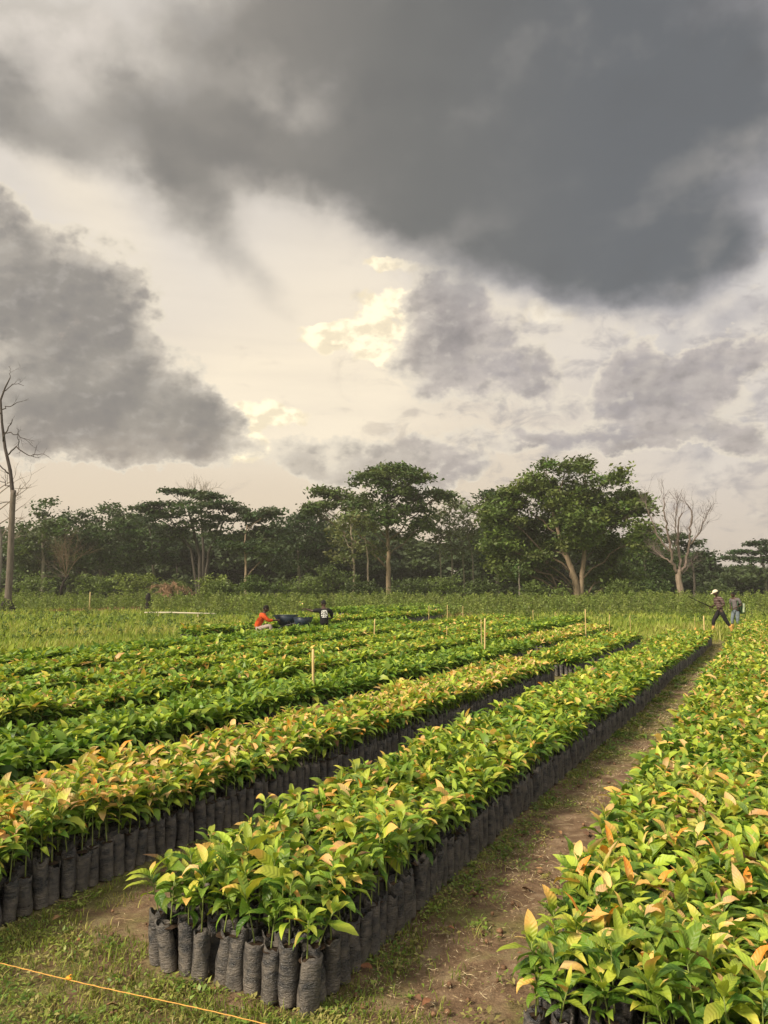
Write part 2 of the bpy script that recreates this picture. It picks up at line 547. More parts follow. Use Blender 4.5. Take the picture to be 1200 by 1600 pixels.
def mat_ground():
    m, T, b, o = material("nursery_ground")
    g = T.node('ShaderNodeNewGeometry').outputs['Position']
    s = T.node('ShaderNodeSeparateXYZ')
    T.l.new(g, s.inputs[0])
    # row coordinates
    r = T.m('ADD', T.m('MULTIPLY', s.outputs[0], float(RD[0])), T.m('MULTIPLY', s.outputs[1], float(RD[1])))
    ac = T.m('ADD', T.m('MULTIPLY', s.outputs[0], float(SD[0])), T.m('MULTIPLY', s.outputs[1], float(SD[1])))
    n1 = T.noise(g, 1.3, 6, 0.6)
    n2 = T.noise(g, 7.0, 6, 0.65)
    n3 = T.noise(g, 45.0, 7, 0.7)
    soil = T.ramp(n2, [(0.25, (0.09, 0.055, 0.034, 1)), (0.5, (0.185, 0.122, 0.076, 1)), (0.78, (0.38, 0.285, 0.185, 1))])
    soil = T.mix(T.m('MULTIPLY', T.step(n3, 0.5, 0.75), 0.6), soil, (0.27, 0.18, 0.095, 1))
    soil = T.mix(T.m('MULTIPLY', T.step(n3, 0.45, 0.3), 0.55), soil, (0.06, 0.035, 0.02, 1))
    straw = T.noise(T.v('MULTIPLY', g, (1.0, 3.5, 1)), 45.0, 3, 0.5, dist=1.5)
    soil = T.mix(T.m('MULTIPLY', T.step(straw, 0.62, 0.7), 0.55), soil, (0.36, 0.27, 0.13, 1))
    moss = T.ramp(n3, [(0.3, (0.07, 0.085, 0.02, 1)), (0.7, (0.19, 0.205, 0.05, 1))])
    near_bag = T.m('ADD', T.step(T.m('ABSOLUTE', T.m('SUBTRACT', ac, -1.45)), 0.22, 0.45), T.step(r, 3.3, 2.5, 0.0, 0.25))
    far_r = T.step(r, 5.5, 12.0, 0.0, 0.42)
    gm = T.m('ADD', T.m('ADD', T.m('MULTIPLY', T.m('SUBTRACT', n1, 0.5), 2.6), T.m('MULTIPLY', near_bag, 0.25)), T.m('ADD', far_r, 0.30))
    gm = T.m('ADD', gm, T.m('MULTIPLY', T.m('SUBTRACT', n2, 0.5), 0.9))
    soil = T.mix(T.m('MULTIPLY', T.step(gm, 0.3, 0.75), 0.6), soil, moss)
    # the field outside the beds
    field = T.m('MAXIMUM', T.step(r, 27.0, 33.0), T.step(T.m('ADD', ac, T.m('MULTIPLY', r, 0.12)), -14.6, -15.4))
    n4 = T.noise(g, 0.16, 6, 0.6)
    gcol = T.ramp(T.m('ADD', T.m('MULTIPLY', n4, 0.7), T.m('MULTIPLY', n2, 0.3)), [(0.3, (0.09, 0.14, 0.025, 1)), (0.5, (0.16, 0.22, 0.04, 1)), (0.7, (0.25, 0.29, 0.065, 1))])
    dry = T.step(T.noise(T.v('MULTIPLY', g, (1, 1.6, 1)), 0.11, 4, 0.6), 0.58, 0.72)
    gcol = T.mix(T.m('MULTIPLY', dry, 0.5), gcol, (0.25, 0.2, 0.09, 1))
    col = T.mix(field, soil, gcol)
    T.l.new(col, b.inputs['Base Color'])
    b.inputs['Roughness'].default_value = 0.93
    b.inputs['Specular IOR Level'].default_value = 0.15
    bump(T, b, T.m('ADD', T.m('ADD', T.m('MULTIPLY', n2, 1.0), T.m('MULTIPLY', n3, 0.5)), T.m('MULTIPLY', straw, 0.25)), 0.9, 0.03)
    return m


M_LEAF = mat_leaf("seedling_leaf")
M_LEAFFAR = mat_leaf("seedling_leaf_far", veins=False)
M_STEM = mat_tint("green_stem", 0.55, 40, 0.3)
M_SOIL = mat_plain("potting_soil", (0.036, 0.024, 0.016), 0.95, 0.1, 90, 0.5, 0.01)
M_BAG = mat_bag()
M_GRASS = mat_leaf("grass_blade", 0.4, 0.55, veins=False, spec=0.2)
M_STRAW = mat_tint("dry_straw", 0.8, 60, 0.3)
M_TREE = mat_leaf("tree_leaf", 0.3, 0.5, veins=False, spec=0.25)
M_BARK = mat_tint("bark", 0.9, 3.0, 0.45, 0.6, 0.05, 0.15, (3, 3, 0.5))
M_WOOD = mat_tint("stake_wood", 0.8, 30.0, 0.25, 0.4, 0.004, 0.2, (4, 4, 0.6))

# ------------------------------------------------------------------ ground
def build_ground():
    mb = MB()
    rad = np.concatenate([[0.0], np.geomspace(0.6, 14, 120), np.geomspace(14.6, 800, 50)])
    na = 240
    a = np.linspace(0, 2 * np.pi, na, endpoint=False)
    R, A = np.meshgrid(rad, a, indexing='ij')
    X, Y = R * np.sin(A), R * np.cos(A)
    Z = 0.010 * np.sin(X * 3.1 + 1.0) * np.sin(Y * 2.7) + 0.007 * np.sin(X * 9.0 + Y * 4.0) + 0.005 * np.sin(Y * 13.0 - X * 7.0)
    Z = Z * np.clip(1.5 - R / 12, 0, 1) - 0.01
    V = np.stack([X, Y, Z], -1).reshape(-1, 3)
    idx = np.arange(len(rad) * na).reshape(len(rad), na)
    nx = np.roll(idx, -1, 1)
    F = np.stack([idx[:-1], idx[1:], nx[1:], nx[:-1]], -1).reshape(-1, 4)
    mb.add(V, F)
    tag(mb.build("ground", mat_ground()), kind="structure")


build_ground()

# ------------------------------------------------------------------ leaves
G1 = (0.058, 0.140, 0.016)
G2 = (0.150, 0.250, 0.028)
G3 = (0.335, 0.425, 0.045)
YY = (0.54, 0.51, 0.085)
TT = (0.66, 0.40, 0.110)
OO = (0.64, 0.26, 0.035)
PP = (0.68, 0.46, 0.20)
GG = (0.150, 0.225, 0.055)
BR = (0.20, 0.10, 0.045)


def leaf_batch(org, az, el0, L, W, curl, fold, cb, ct, t0, na, nc, rng):
    """N leaves at once: a curved, folded, pointed blade on a short stalk"""
    N = len(az)
    v = np.linspace(0, 1, na + 1)
    u = np.linspace(-1, 1, nc + 1)
    prof = np.sin(np.pi * np.clip(v, 0, 1) ** 0.82) ** 0.85
    prof = np.maximum(prof, np.where(v < 0.5, 0.06, 0.015))
    if na >= 5:
        prof[1] *= 0.72
    ang = el0[:, None] - curl[:, None] * (v[None, :] ** 1.25)
    ds = L[:, None] / na
    am = 0.5 * (ang[:, 1:] + ang[:, :-1])
    hx = np.concatenate([np.zeros((N, 1)), np.cumsum(np.cos(am) * ds, 1)], 1)
    hz = np.concatenate([np.zeros((N, 1)), np.cumsum(np.sin(am) * ds, 1)], 1)
    bend = rng.normal(0, 0.22, N)[:, None] * v[None, :] ** 2 * L[:, None]
    ca, sa = np.cos(az)[:, None], np.sin(az)[:, None]
    cx = hx * ca - bend * sa
    cy = hx * sa + bend * ca
    roll = rng.normal(0, 0.35, N)[:, None]
    # the blade's own side and normal
    sx, sy = -sa, ca
    nxz = np.cos(ang)
    nxh = -np.sin(ang)
    w = W[:, None] * 0.5 * prof[None, :]
    uu = u[None, None, :]
    wav = np.sin(v[None, :] * rng.uniform(9, 17, N)[:, None] + rng.uniform(0, 6, N)[:, None])[:, :, None] * 0.14 * np.abs(uu)
    lift = (np.abs(uu) * fold[:, None, None] + wav) * w[:, :, None] + np.sin(roll)[:, :, None] * uu * w[:, :, None]
    side = uu * w[:, :, None] * np.cos(roll)[:, :, None]
    X = org[:, 0][:, None, None] + cx[:, :, None] + side * sx[:, :, None] + lift * (nxh * ca)[:, :, None]
    Y = org[:, 1][:, None, None] + cy[:, :, None] + side * sy[:, :, None] + lift * (nxh * sa)[:, :, None]
    Z = org[:, 2][:, None, None] + hz[:, :, None] + lift * nxz[:, :, None]
    V = np.stack([X, Y, Z], -1).reshape(-1, 3)
    t = np.clip((v[None, :, None] + 0.25 * np.abs(uu) * rng.uniform(-1, 1, N)[:, None, None] - t0[:, None, None]) / 0.3, 0, 1)
    t = t * t * (3 - 2 * t)
    col = cb[:, None, None, :] * (1 - t[..., None]) + ct[:, None, None, :] * t[..., None]
    col = col.reshape(-1, 3)
    uv = np.stack(np.broadcast_arrays(uu * 0.5 + 0.5, v[None, :, None] + np.zeros((N, 1, 1))), -1).reshape(-1, 2)
    base = np.arange(N)[:, None, None] * ((na + 1) * (nc + 1))
    i = np.arange(na)[None, :, None] * (nc + 1)
    j = np.arange(nc)[None, None, :]
    q = base + i + j
    F = np.stack([q, q + 1, q + nc + 2, q + nc + 1], -1).reshape(-1, 4)
    return V, F, col, uv


PALETTES = {   # (weight, blade, tip) for the top leaves; the lower leaves are greener
    "yellowgreen": [(36, G2, G3), (22, G2, G2), (24, G3, G3), (9, G3, YY), (9, G3, TT), (7, YY, TT), (1.5, TT, OO), (3, PP, TT), (8, GG, G3), (3, G3, BR)],
    "copper": [(24, G2, G3), (20, G3, G3), (15, G3, PP), (20, YY, PP), (17, PP, TT), (6, TT, OO), (10, G3, YY), (2, G3, BR)],
    "green": [(20, G1, G2), (34, G2, G2), (30, G2, G3), (8, GG, G3), (8, G3, G3), (2, G3, YY)],
    "mixed": [(30, G2, G3), (24, G2, G2), (22, G3, G3), (10, G3, YY), (8, G3, TT), (6, PP, TT)],
    "autumn": [(32, G2, G3), (18, G2, G2), (22, G3, G3), (12, G3, YY), (10, G3, TT), (9, YY, PP), (2.5, TT, OO), (6, PP, TT), (8, GG, G3), (3, YY, BR)],
}
LOWER = [(60, G1, G2), (28, G2, G2), (10, G2, G3), (2, G3, YY)]


def pick(pal, n, rng):
    w = np.array([p[0] for p in pal], float)
    k = rng.choice(len(pal), n, p=w / w.sum())
    b = np.array([p[1] for p in pal])[k]
    t = np.array([p[2] for p in pal])[k]
    jit = rng.uniform(0.75, 1.28, (n, 1)) * rng.uniform(0.93, 1.07, (n, 3))
    return b * jit, t * jit


BAG_H = 0.235


def foliage_for(pos, stem_h, big, pal, young, nleaf, na, nc, rng, lean=None):
    """leaves of many plants; pos (n,3) = top of the bag, returns arrays for MB.add and the stem tops"""
    n = len(pos)
    lean = rng.normal(0, 0.035, (n, 2)) if lean is None else lean
    k = np.tile(np.arange(nleaf), n)
    pi = np.repeat(np.arange(n), nleaf)
    f = k / (nleaf - 1)
    t = 0.40 + 0.60 * f ** 0.8
    org = pos[pi].copy()
    org[:, 2] += stem_h[pi] * t
    org[:, :2] += lean[pi] * (t ** 1.5)[:, None]
    az = (k * 2.39996 + rng.uniform(0, 6.28, n)[pi] + rng.normal(0, 0.35, n * nleaf))
    el0 = np.radians(18 + 46 * f ** 1.4 + rng.normal(0, 14, n * nleaf))
    L = big[pi] * (0.74 + 0.46 * rng.random(n * nleaf)) * (1.0 - 0.32 * np.abs(f - 0.6)) * np.where(f > 0.95, 0.72, 1)
    W = L * rng.uniform(0.31, 0.42, n * nleaf)
    curl = np.radians(rng.uniform(38, 112, n * nleaf)) * (1.1 - 0.35 * f)
    fold = rng.uniform(0.12, 0.5, n * nleaf)
    yb, yt = pick(pal, n * nleaf, rng)
    lb, lt = pick(LOWER, n * nleaf, rng)
    isy = (rng.random(n * nleaf) < np.clip((f - 0.12) * 1.25, 0, 1) * young[pi])[:, None]
    cb = np.where(isy, yb, lb)
    ct = np.where(isy, yt, lt)
    return leaf_batch(org, az, el0, L, W, curl, fold, cb, ct, rng.uniform(0.1, 0.75, n * nleaf), na, nc, rng), lean


def bag_mesh_arrays(rng, sides=16, rings=9, rad=0.0435, h=BAG_H):
    rad = rad * rng.uniform(0.88, 1.1)
    a = np.linspace(0, 2 * np.pi, sides, endpoint=False)
    z = np.linspace(0, 1, rings)
    R = rad * (0.93 + 0.07 * np.sin(np.pi * z) + 0.05 * (z > 0.95))[:, None] * np.ones((1, sides))
    for _ in range(5):
        R *= 1 + 0.045 * np.sin(a[None, :] * rng.integers(1, 5) + rng.uniform(0, 6) + z[:, None] * rng.uniform(-9, 9))
    R *= 1 + rng.normal(0, 0.018, R.shape)
    tilt = rng.normal(0, 0.012, 2)
    X = R * np.cos(a) + tilt[0] * z[:, None]
    Y = R * np.sin(a) + tilt[1] * z[:, None]
    Z = z[:, None] * h + np.zeros((1, sides))
    Z[-1] += rng.normal(0, 0.008, sides) + 0.006 * np.sin(a * 2 + rng.uniform(0, 6))
    # rim folded in
    X = np.vstack([X, X[-1:] * 0.9, X[-1:] * 0.88])
    Y = np.vstack([Y, Y[-1:] * 0.9, Y[-1:] * 0.88])
    Z = np.vstack([Z, Z[-1:] + 0.002, Z[-1:] - 0.03])
    V = np.stack([X, Y, Z], -1).reshape(-1, 3)
    k = rings + 2
    idx = np.arange(k * sides).reshape(k, sides)
    nx = np.roll(idx, -1, 1)
    F = np.stack([idx[:-1], nx[:-1], nx[1:], idx[1:]], -1).reshape(-1, 4)
    return V, F


def soil_arrays(rng, rad=0.0365, z=BAG_H - 0.02, sides=12):
    a = np.linspace(0, 2 * np.pi, sides, endpoint=False)
    V = []
    for q, dz in ((1.0, 0), (0.6, 0.006), (0.02, 0.008)):
        V.append(np.stack([np.cos(a) * rad * q, np.sin(a) * rad * q, z + dz + rng.normal(0, 0.002, sides)], 1))
    V = np.vstack(V)
    idx = np.arange(3 * sides).reshape(3, sides)
    nx = np.roll(idx, -1, 1)
    F = np.stack([idx[:-1], nx[:-1], nx[1:], idx[1:]], -1).reshape(-1, 4)
    return V, F


def stem_curve(h, lean, z0=BAG_H - 0.07, k=5):
    t = np.linspace(0, 1, k)
    return np.stack([lean[0] * t ** 1.5, lean[1] * t ** 1.5, z0 + (h + 0.055) * t], 1)

# ------------------------------------------------------------------ beds
PITCH_B = 0.096
ORD = ["", "first", "second", "third", "fourth", "fifth", "sixth", "seventh", "eighth", "ninth", "tenth", "eleventh", "twelfth", "thirteenth", "fourteenth", "fifteenth", "sixteenth", "seventeenth", "eighteenth", "nineteenth", "twentieth"]
TENS = {2: ("twentieth", "twenty"), 3: ("thirtieth", "thirty"), 4: ("fortieth", "forty"), 5: ("fiftieth", "fifty"), 6: ("sixtieth", "sixty"), 7: ("seventieth", "seventy"), 8: ("eightieth", "eighty")}


def ordinal(n):
    if n <= 20:
        return ORD[n]
    return TENS[n // 10][0] if n % 10 == 0 else TENS[n // 10][1] + "-" + ORD[n % 10]


#        name      s_left  s_right r_near r_far palette        stem lo/hi    leaf   young
BEDS = [("middle", -2.75, -1.89, 2.93, 25.6, "yellowgreen", 0.15, 0.28, 0.130, 0.92),
        ("right", -0.88, 1.14, 2.92, 34.0, "autumn", 0.14, 0.25, 0.128, 0.92),
        ("left", -4.62, -3.74, 1.30, 14.2, "copper", 0.16, 0.28, 0.132, 0.98),
        ("left2", -4.60, -3.66, 15.4, 23.3, "yellowgreen", 0.16, 0.28, 0.145, 0.9),
        ("green", -6.30, -5.45, 2.6, 18.9, "green", 0.15, 0.28, 0.16, 0.9),
        ("green2", -6.35, -5.45, 19.5, 28.6, "copper", 0.14, 0.22, 0.14, 0.9),
        ("fourth", -8.10, -7.20, 4.0, 24.4, "mixed", 0.16, 0.30, 0.165, 0.9),
        ("fourth2", -8.10, -7.20, 25.2, 33.0, "green", 0.2, 0.32, 0.18, 0.9),
        ("fifth", -9.90, -9.05, 5.5, 31.0, "yellowgreen", 0.16, 0.28, 0.160, 0.8),
        ("sixth", -11.70, -10.85, 7.0, 34.0, "mixed", 0.18, 0.3, 0.170, 0.8),
        ("seventh", -13.55, -12.65, 8.5, 27.0, "green", 0.18, 0.3, 0.19, 0.8),
        ("eighth", -16.9, -16.0, 19.0, 38.0, "mixed", 0.18, 0.3, 0.19, 0.8),
        ("ninth", -19.6, -18.7, 34.5, 46.0, "green", 0.2, 0.34, 0.2, 0.8),
        ("tenth", -22.6, -21.7, 37.5, 50.0, "green", 0.2, 0.34, 0.2, 0.8)]


def project(P):
    """pixel of world points (n,3), and depth"""
    x, y, z = P[:, 0], P[:, 1], P[:, 2] - CAM_H
    dep = y * math.cos(PITCH) + z * math.sin(PITCH)
    up = -y * math.sin(PITCH) + z * math.cos(PITCH)
    return 600 + FPX * x / dep, 800 - FPX * up / dep, dep


def snoise2(r, s, k):
    return 0.6 * np.sin(r * 2.3 + k * 1.7 + 0.8 * np.sin(s * 4.1 + k)) * np.cos(s * 3.0 + k) + 0.5 * np.sin(r * 5.1 + s * 6.3 + k * 0.9)


def build_beds():
    rng = np.random.default_rng(5)
    allp = []
    for bi, (nm, s0, s1, r0, r1, pal, h0, h1, big, young) in enumerate(BEDS):
        ns = int(round((s1 - s0) / PITCH_B)) + 1
        nr = int(round((r1 - r0) / PITCH_B)) + 1
        S = s1 - np.arange(ns) * (s1 - s0) / (ns - 1)      # column 0 is the right hand edge
        Rr = r0 + np.arange(nr) * PITCH_B
        i, j = np.meshgrid(np.arange(nr), np.arange(ns), indexing='ij')
        r = Rr[i] + rng.normal(0, 0.006, i.shape) + 0.02 * (j % 2)
        s = S[j] + rng.normal(0, 0.006, i.shape) + 0.03 * np.sin(Rr[i] * 0.7 + bi)
        # the middle bed widens a little towards its far end, as laid out by eye
        if nm == "middle":
            s = s - 0.011 * (r - r0) * (j / (ns - 1))
        if nm == "right":
            s = s - 0.014 * (r - r0) * (j / (ns - 1))
        x = RD[0] * r + SD[0] * s
        y = RD[1] * r + SD[1] * s
        edge = (j < 2) | (j >= ns - 2) | (i < 2) | (i >= nr - 2)
        allp.append(np.stack([x, y, r, s, i, j, np.full(x.shape, bi), edge, np.full(x.shape, ns - 1)], -1).reshape(-1, 9))
    A = np.vstack(allp)
    d = np.hypot(A[:, 0], A[:, 1])
    azd = np.degrees(np.arctan2(A[:, 0], A[:, 1]))
    keep = (np.abs(azd) < 36) & (d > 1.0) & (A[:, 1] > 0.6)
    A, d = A[keep], d[keep]
    # the 300 that show largest: the nearest ones inside the frame
    px, py, dep = project(np.stack([A[:, 0], A[:, 1], np.full(len(A), 0.46)], 1))
    inside = (px > -25) & (px < 1225) & (py < 1625) & (py > 0)
    px2, py2, _ = project(np.stack([A[:, 0], A[:, 1], np.full(len(A), 0.12)], 1))
    score = d - 0.35 * (A[:, 7] > 0)
    score[~inside] = 1e6
    order = np.argsort(score)[:300]
    indiv = np.zeros(len(A), bool)
    indiv[order] = True

    # ---------- the individuals: a few plants of each bed as shared meshes
    bags = []
    for q in range(20):
        mb = MB()
        mb.add(*bag_mesh_arrays(rng))
        bags.append(mb.mesh("planting_bag", [M_BAG]))
    soils = []
    for q in range(3):
        mb = MB()
        mb.add(*soil_arrays(rng))
        soils.append(mb.mesh("potting_soil", [M_SOIL]))
    kinds = {}
    for bi in sorted(set(A[indiv, 6].astype(int))):
        nm, s0, s1, r0, r1, pal, h0, h1, big, young = BEDS[bi]
        lst = []
        for q in range(22):
            h = rng.uniform(h0, h1)
            nl = int(rng.integers(10, 16))
            lean = rng.normal(0, 0.03, (1, 2))
            (V, F, col, uv), _ = foliage_for(np.array([[0, 0, BAG_H - 0.015]]), np.array([h]), np.array([big * rng.uniform(0.85, 1.15)]), PALETTES[pal], np.array([young]), nl, 7, 4, rng, lean)
            fm = MB()
            fm.add(V, F, col, uv)
            sm = MB()
            sm.tube(stem_curve(h, lean[0]), np.linspace(0.0042, 0.0022, 5), 6, (0.16, 0.2, 0.05))
            lst.append((fm.mesh("foliage", [M_LEAF]), sm.mesh("stem", [M_STEM])))
        kinds[bi] = lst

    # numbering for the labels
    name_of = {0: "middle", 1: "right", 2: "left", 4: "green"}
    left_first = {}
    for row in A[indiv & (A[:, 6] == 2)]:
        left_first[row[5]] = min(left_first.get(row[5], 1e9), row[4])
    for row in A[indiv]:
        x, y, r, s, i, j, bi, edge, last = row
        i, j, bi, last = int(i), int(j), int(bi), int(last)
        if bi == 0:
            grp = "seedlings at the near end of the middle bed"
            if i == 0:
                lab = f"bagged seedling in the middle bed's near end row, {ordinal(last - j + 1)} from the left"
            elif j == 0:
                lab = f"bagged seedling along the middle bed's path side, {ordinal(i + 1)} back from its near corner"
            else:
                lab = f"leafy seedling inside the middle bed, {ordinal(i + 1)} row back, {ordinal(j + 1)} from the path"
        elif bi == 1:
            grp = "seedlings at the near end of the right bed"
            if j == 0:
                lab = f"yellowing seedling on the right bed's path edge, {ordinal(i + 1)} from its near corner"
            else:
                lab = f"yellowing seedling inside the right bed, {ordinal(i + 1)} row back, {ordinal(j + 1)} in from the path"
        else:
            nm = "copper-tipped left bed" if bi == 2 else "dark green bed behind it"
            k = int(i - left_first.get(j, 0)) + 1 if bi == 2 else i + 1
            grp = "seedlings in the near part of the left bed"
            lab = f"copper-tipped seedling in the left bed, {ordinal(k)} from the photo's left border, {ordinal(j + 1)} row in"
            if bi != 2:
                lab = f"green seedling in the bed left of the copper-tipped one, {ordinal(k)} along, {ordinal(j + 1)} row in"
        rt = thing("seedling", (x, y, 0), lab, "seedling", grp, rng.uniform(0, 6.28))
        sc = rng.uniform(0.95, 1.05)
        rt.scale = (sc, sc, sc * rng.uniform(0.95, 1.05))
        fs = float(1 + 0.16 * snoise2(np.array([r]), np.array([s]), bi)[0]) * rng.uniform(0.88, 1.12)
        fm, sm = kinds[bi][int(rng.integers(len(kinds[bi])))]
        b = link("planting_bag", bags[int(rng.integers(len(bags)))], rt)
        b.rotation_euler = (0, 0, rng.uniform(0, 6.28))
        b.scale = (rng.uniform(0.93, 1.06), rng.uniform(0.93, 1.06), rng.uniform(0.86, 1.10))
        link("potting_soil", soils[int(rng.integers(3))], b)
        for nm2, data in (("stem", sm), ("foliage", fm)):
            q2 = link(nm2, data, rt)
            q2.scale = (1, 1, fs)
            q2.location = (0, 0, (BAG_H - 0.03) * (1 - fs))

    # ---------- all the others as one mass
    rest = ~indiv
    mb = MB()
    mats = [M_LEAF, M_LEAFFAR, M_STEM, M_BAG, M_SOIL]
    for bi, (nm, s0, s1, r0, r1, pal, h0, h1, big, young) in enumerate(BEDS):
        for lo, hi, nl, na, nc, mt in ((0, 6.5, 13, 6, 4, 0), (6.5, 12, 11, 4, 2, 1), (12, 22, 9, 3, 2, 1), (22, 90, 7, 2, 2, 1)):
            k = rest & (A[:, 6] == bi) & (d >= lo) & (d < hi)
            # deep inside a far bed only the upper leaves can be seen
            if not k.any():
                continue
            P = A[k]
            n = len(P)
            patch = 0.5 + 0.5 * np.sin(P[:, 2] * 1.9 + bi * 2 + np.sin(P[:, 3] * 3.0)) * np.sin(P[:, 2] * 0.63 + 1.3 * bi)
            h = h0 + (h1 - h0) * np.clip(0.25 + 0.5 * rng.random(n) + 0.5 * (patch - 0.5), 0, 1)
            h = h * (1 + 0.22 * snoise2(P[:, 2], P[:, 3], bi))
            h = h * (1 - 0.38 * np.clip((d[k] - 9) / 9, 0, 1))
            pos = np.stack([P[:, 0], P[:, 1], np.full(n, BAG_H - 0.015)], 1)
            bigs = big * rng.uniform(0.85, 1.2, n) * (1.0 if lo < 6 else 1.05 if lo < 12 else 1.18 if lo < 22 else 1.4)
            (V, F, col, uv), lean = foliage_for(pos, h, bigs, PALETTES[pal], np.clip(young * (0.55 + 0.75 * patch), 0, 1), nl, na, nc, rng)
            mb.add(V, F, col, uv, mt)
            if lo < 12:
                for q in range(n):
                    if d[k][q] < 9 or P[q, 7]:
                        c = stem_curve(h[q], lean[q], k=3) + np.array([P[q, 0], P[q, 1], 0])
                        mb.tube(c, (0.004, 0.0035, 0.002), 4, (0.16, 0.2, 0.05), 2, cap=False)
            for q in range(n):
                dq = d[k][q]
                if not (P[q, 7] or dq < 8):
                    continue
                near = dq < 7.5
                V, F = bag_mesh_arrays(rng, 14 if near else 8 if dq < 16 else 6, 7 if near else 4 if dq < 16 else 2)
                mb.add(V * (1, 1, rng.uniform(0.86, 1.10)) + (P[q, 0], P[q, 1], 0), F, mat=3)
                if near:
                    V, F = soil_arrays(rng, sides=8)
                    mb.add(V + (P[q, 0], P[q, 1], 0), F, mat=4)
    o = mb.build("seedling_mass", mats)
    tag(o, "remaining bagged seedlings filling the long nursery beds behind the nearest plants", "seedlings", kind="stuff")
    print("plants", len(A), "verts", mb.n)


build_beds()

# ------------------------------------------------------------------ leaves of trees, bushes and weeds
def diamonds(c, a, b):
    """one rhombic leaf per row: centre, half length vector, half width vector"""
    n = len(c)
    V = np.stack([c - a, c + b - a * 0.1, c + a, c - b - a * 0.1], 1).reshape(-1, 3)
    F = np.arange(n * 4).reshape(n, 4)
    return V, F


def leaf_cloud(mb, c, size, col, rng, up=0.6, aspect=0.5, mat=0, droop=0.0):
    n = len(c)
    nrm = rng.normal(0, 1, (n, 3))
    nrm[:, 2] = np.abs(nrm[:, 2]) + up
    nrm /= np.linalg.norm(nrm, axis=1)[:, None]
    a = rng.normal(0, 1, (n, 3))
    a[:, 2] -= droop
    a -= nrm * (a * nrm).sum(1)[:, None]
    a /= np.linalg.norm(a, axis=1)[:, None] + 1e-9
    b = np.cross(nrm, a)
    s = size * rng.uniform(0.6, 1.35, n)[:, None]
    V, F = diamonds(c, a * s, b * s * aspect)
    mb.add(V, F, np.repeat(col, 4, axis=0), None, mat)


def clump_points(center, rad, nsub, m, spread, rng, flat=1.0):
    """leaf centres: sub-clusters near the surface of an ellipsoid, plus the sub-cluster centres"""
    d = rng.normal(0, 1, (nsub, 3))
    d /= np.linalg.norm(d, axis=1)[:, None]
    sub = np.asarray(center) + d * np.asarray(rad) * (rng.random((nsub, 1)) ** 0.45)
    g = np.repeat(np.arange(nsub), m)
    pts = sub[g] + rng.normal(0, 1, (nsub * m, 3)) * np.array([spread, spread, spread * 0.55 * flat])
    return pts, g, sub


def bezier(a, b, bow, k=6, rng=None, wob=0.0):
    a, b = np.asarray(a, float), np.asarray(b, float)
    t = np.linspace(0, 1, k)[:, None]
    mid = a * 0.45 + b * 0.55 + np.asarray(bow, float)
    p = (1 - t) ** 2 * a + 2 * t * (1 - t) * mid + t ** 2 * b
    if rng is not None and wob:
        p[1:-1] += rng.normal(0, wob, (k - 2, 3))
    return p


BARK_GREY = (0.16, 0.14, 0.115)
BARK_TAN = (0.23, 0.175, 0.12)
BARK_DARK = (0.055, 0.047, 0.04)


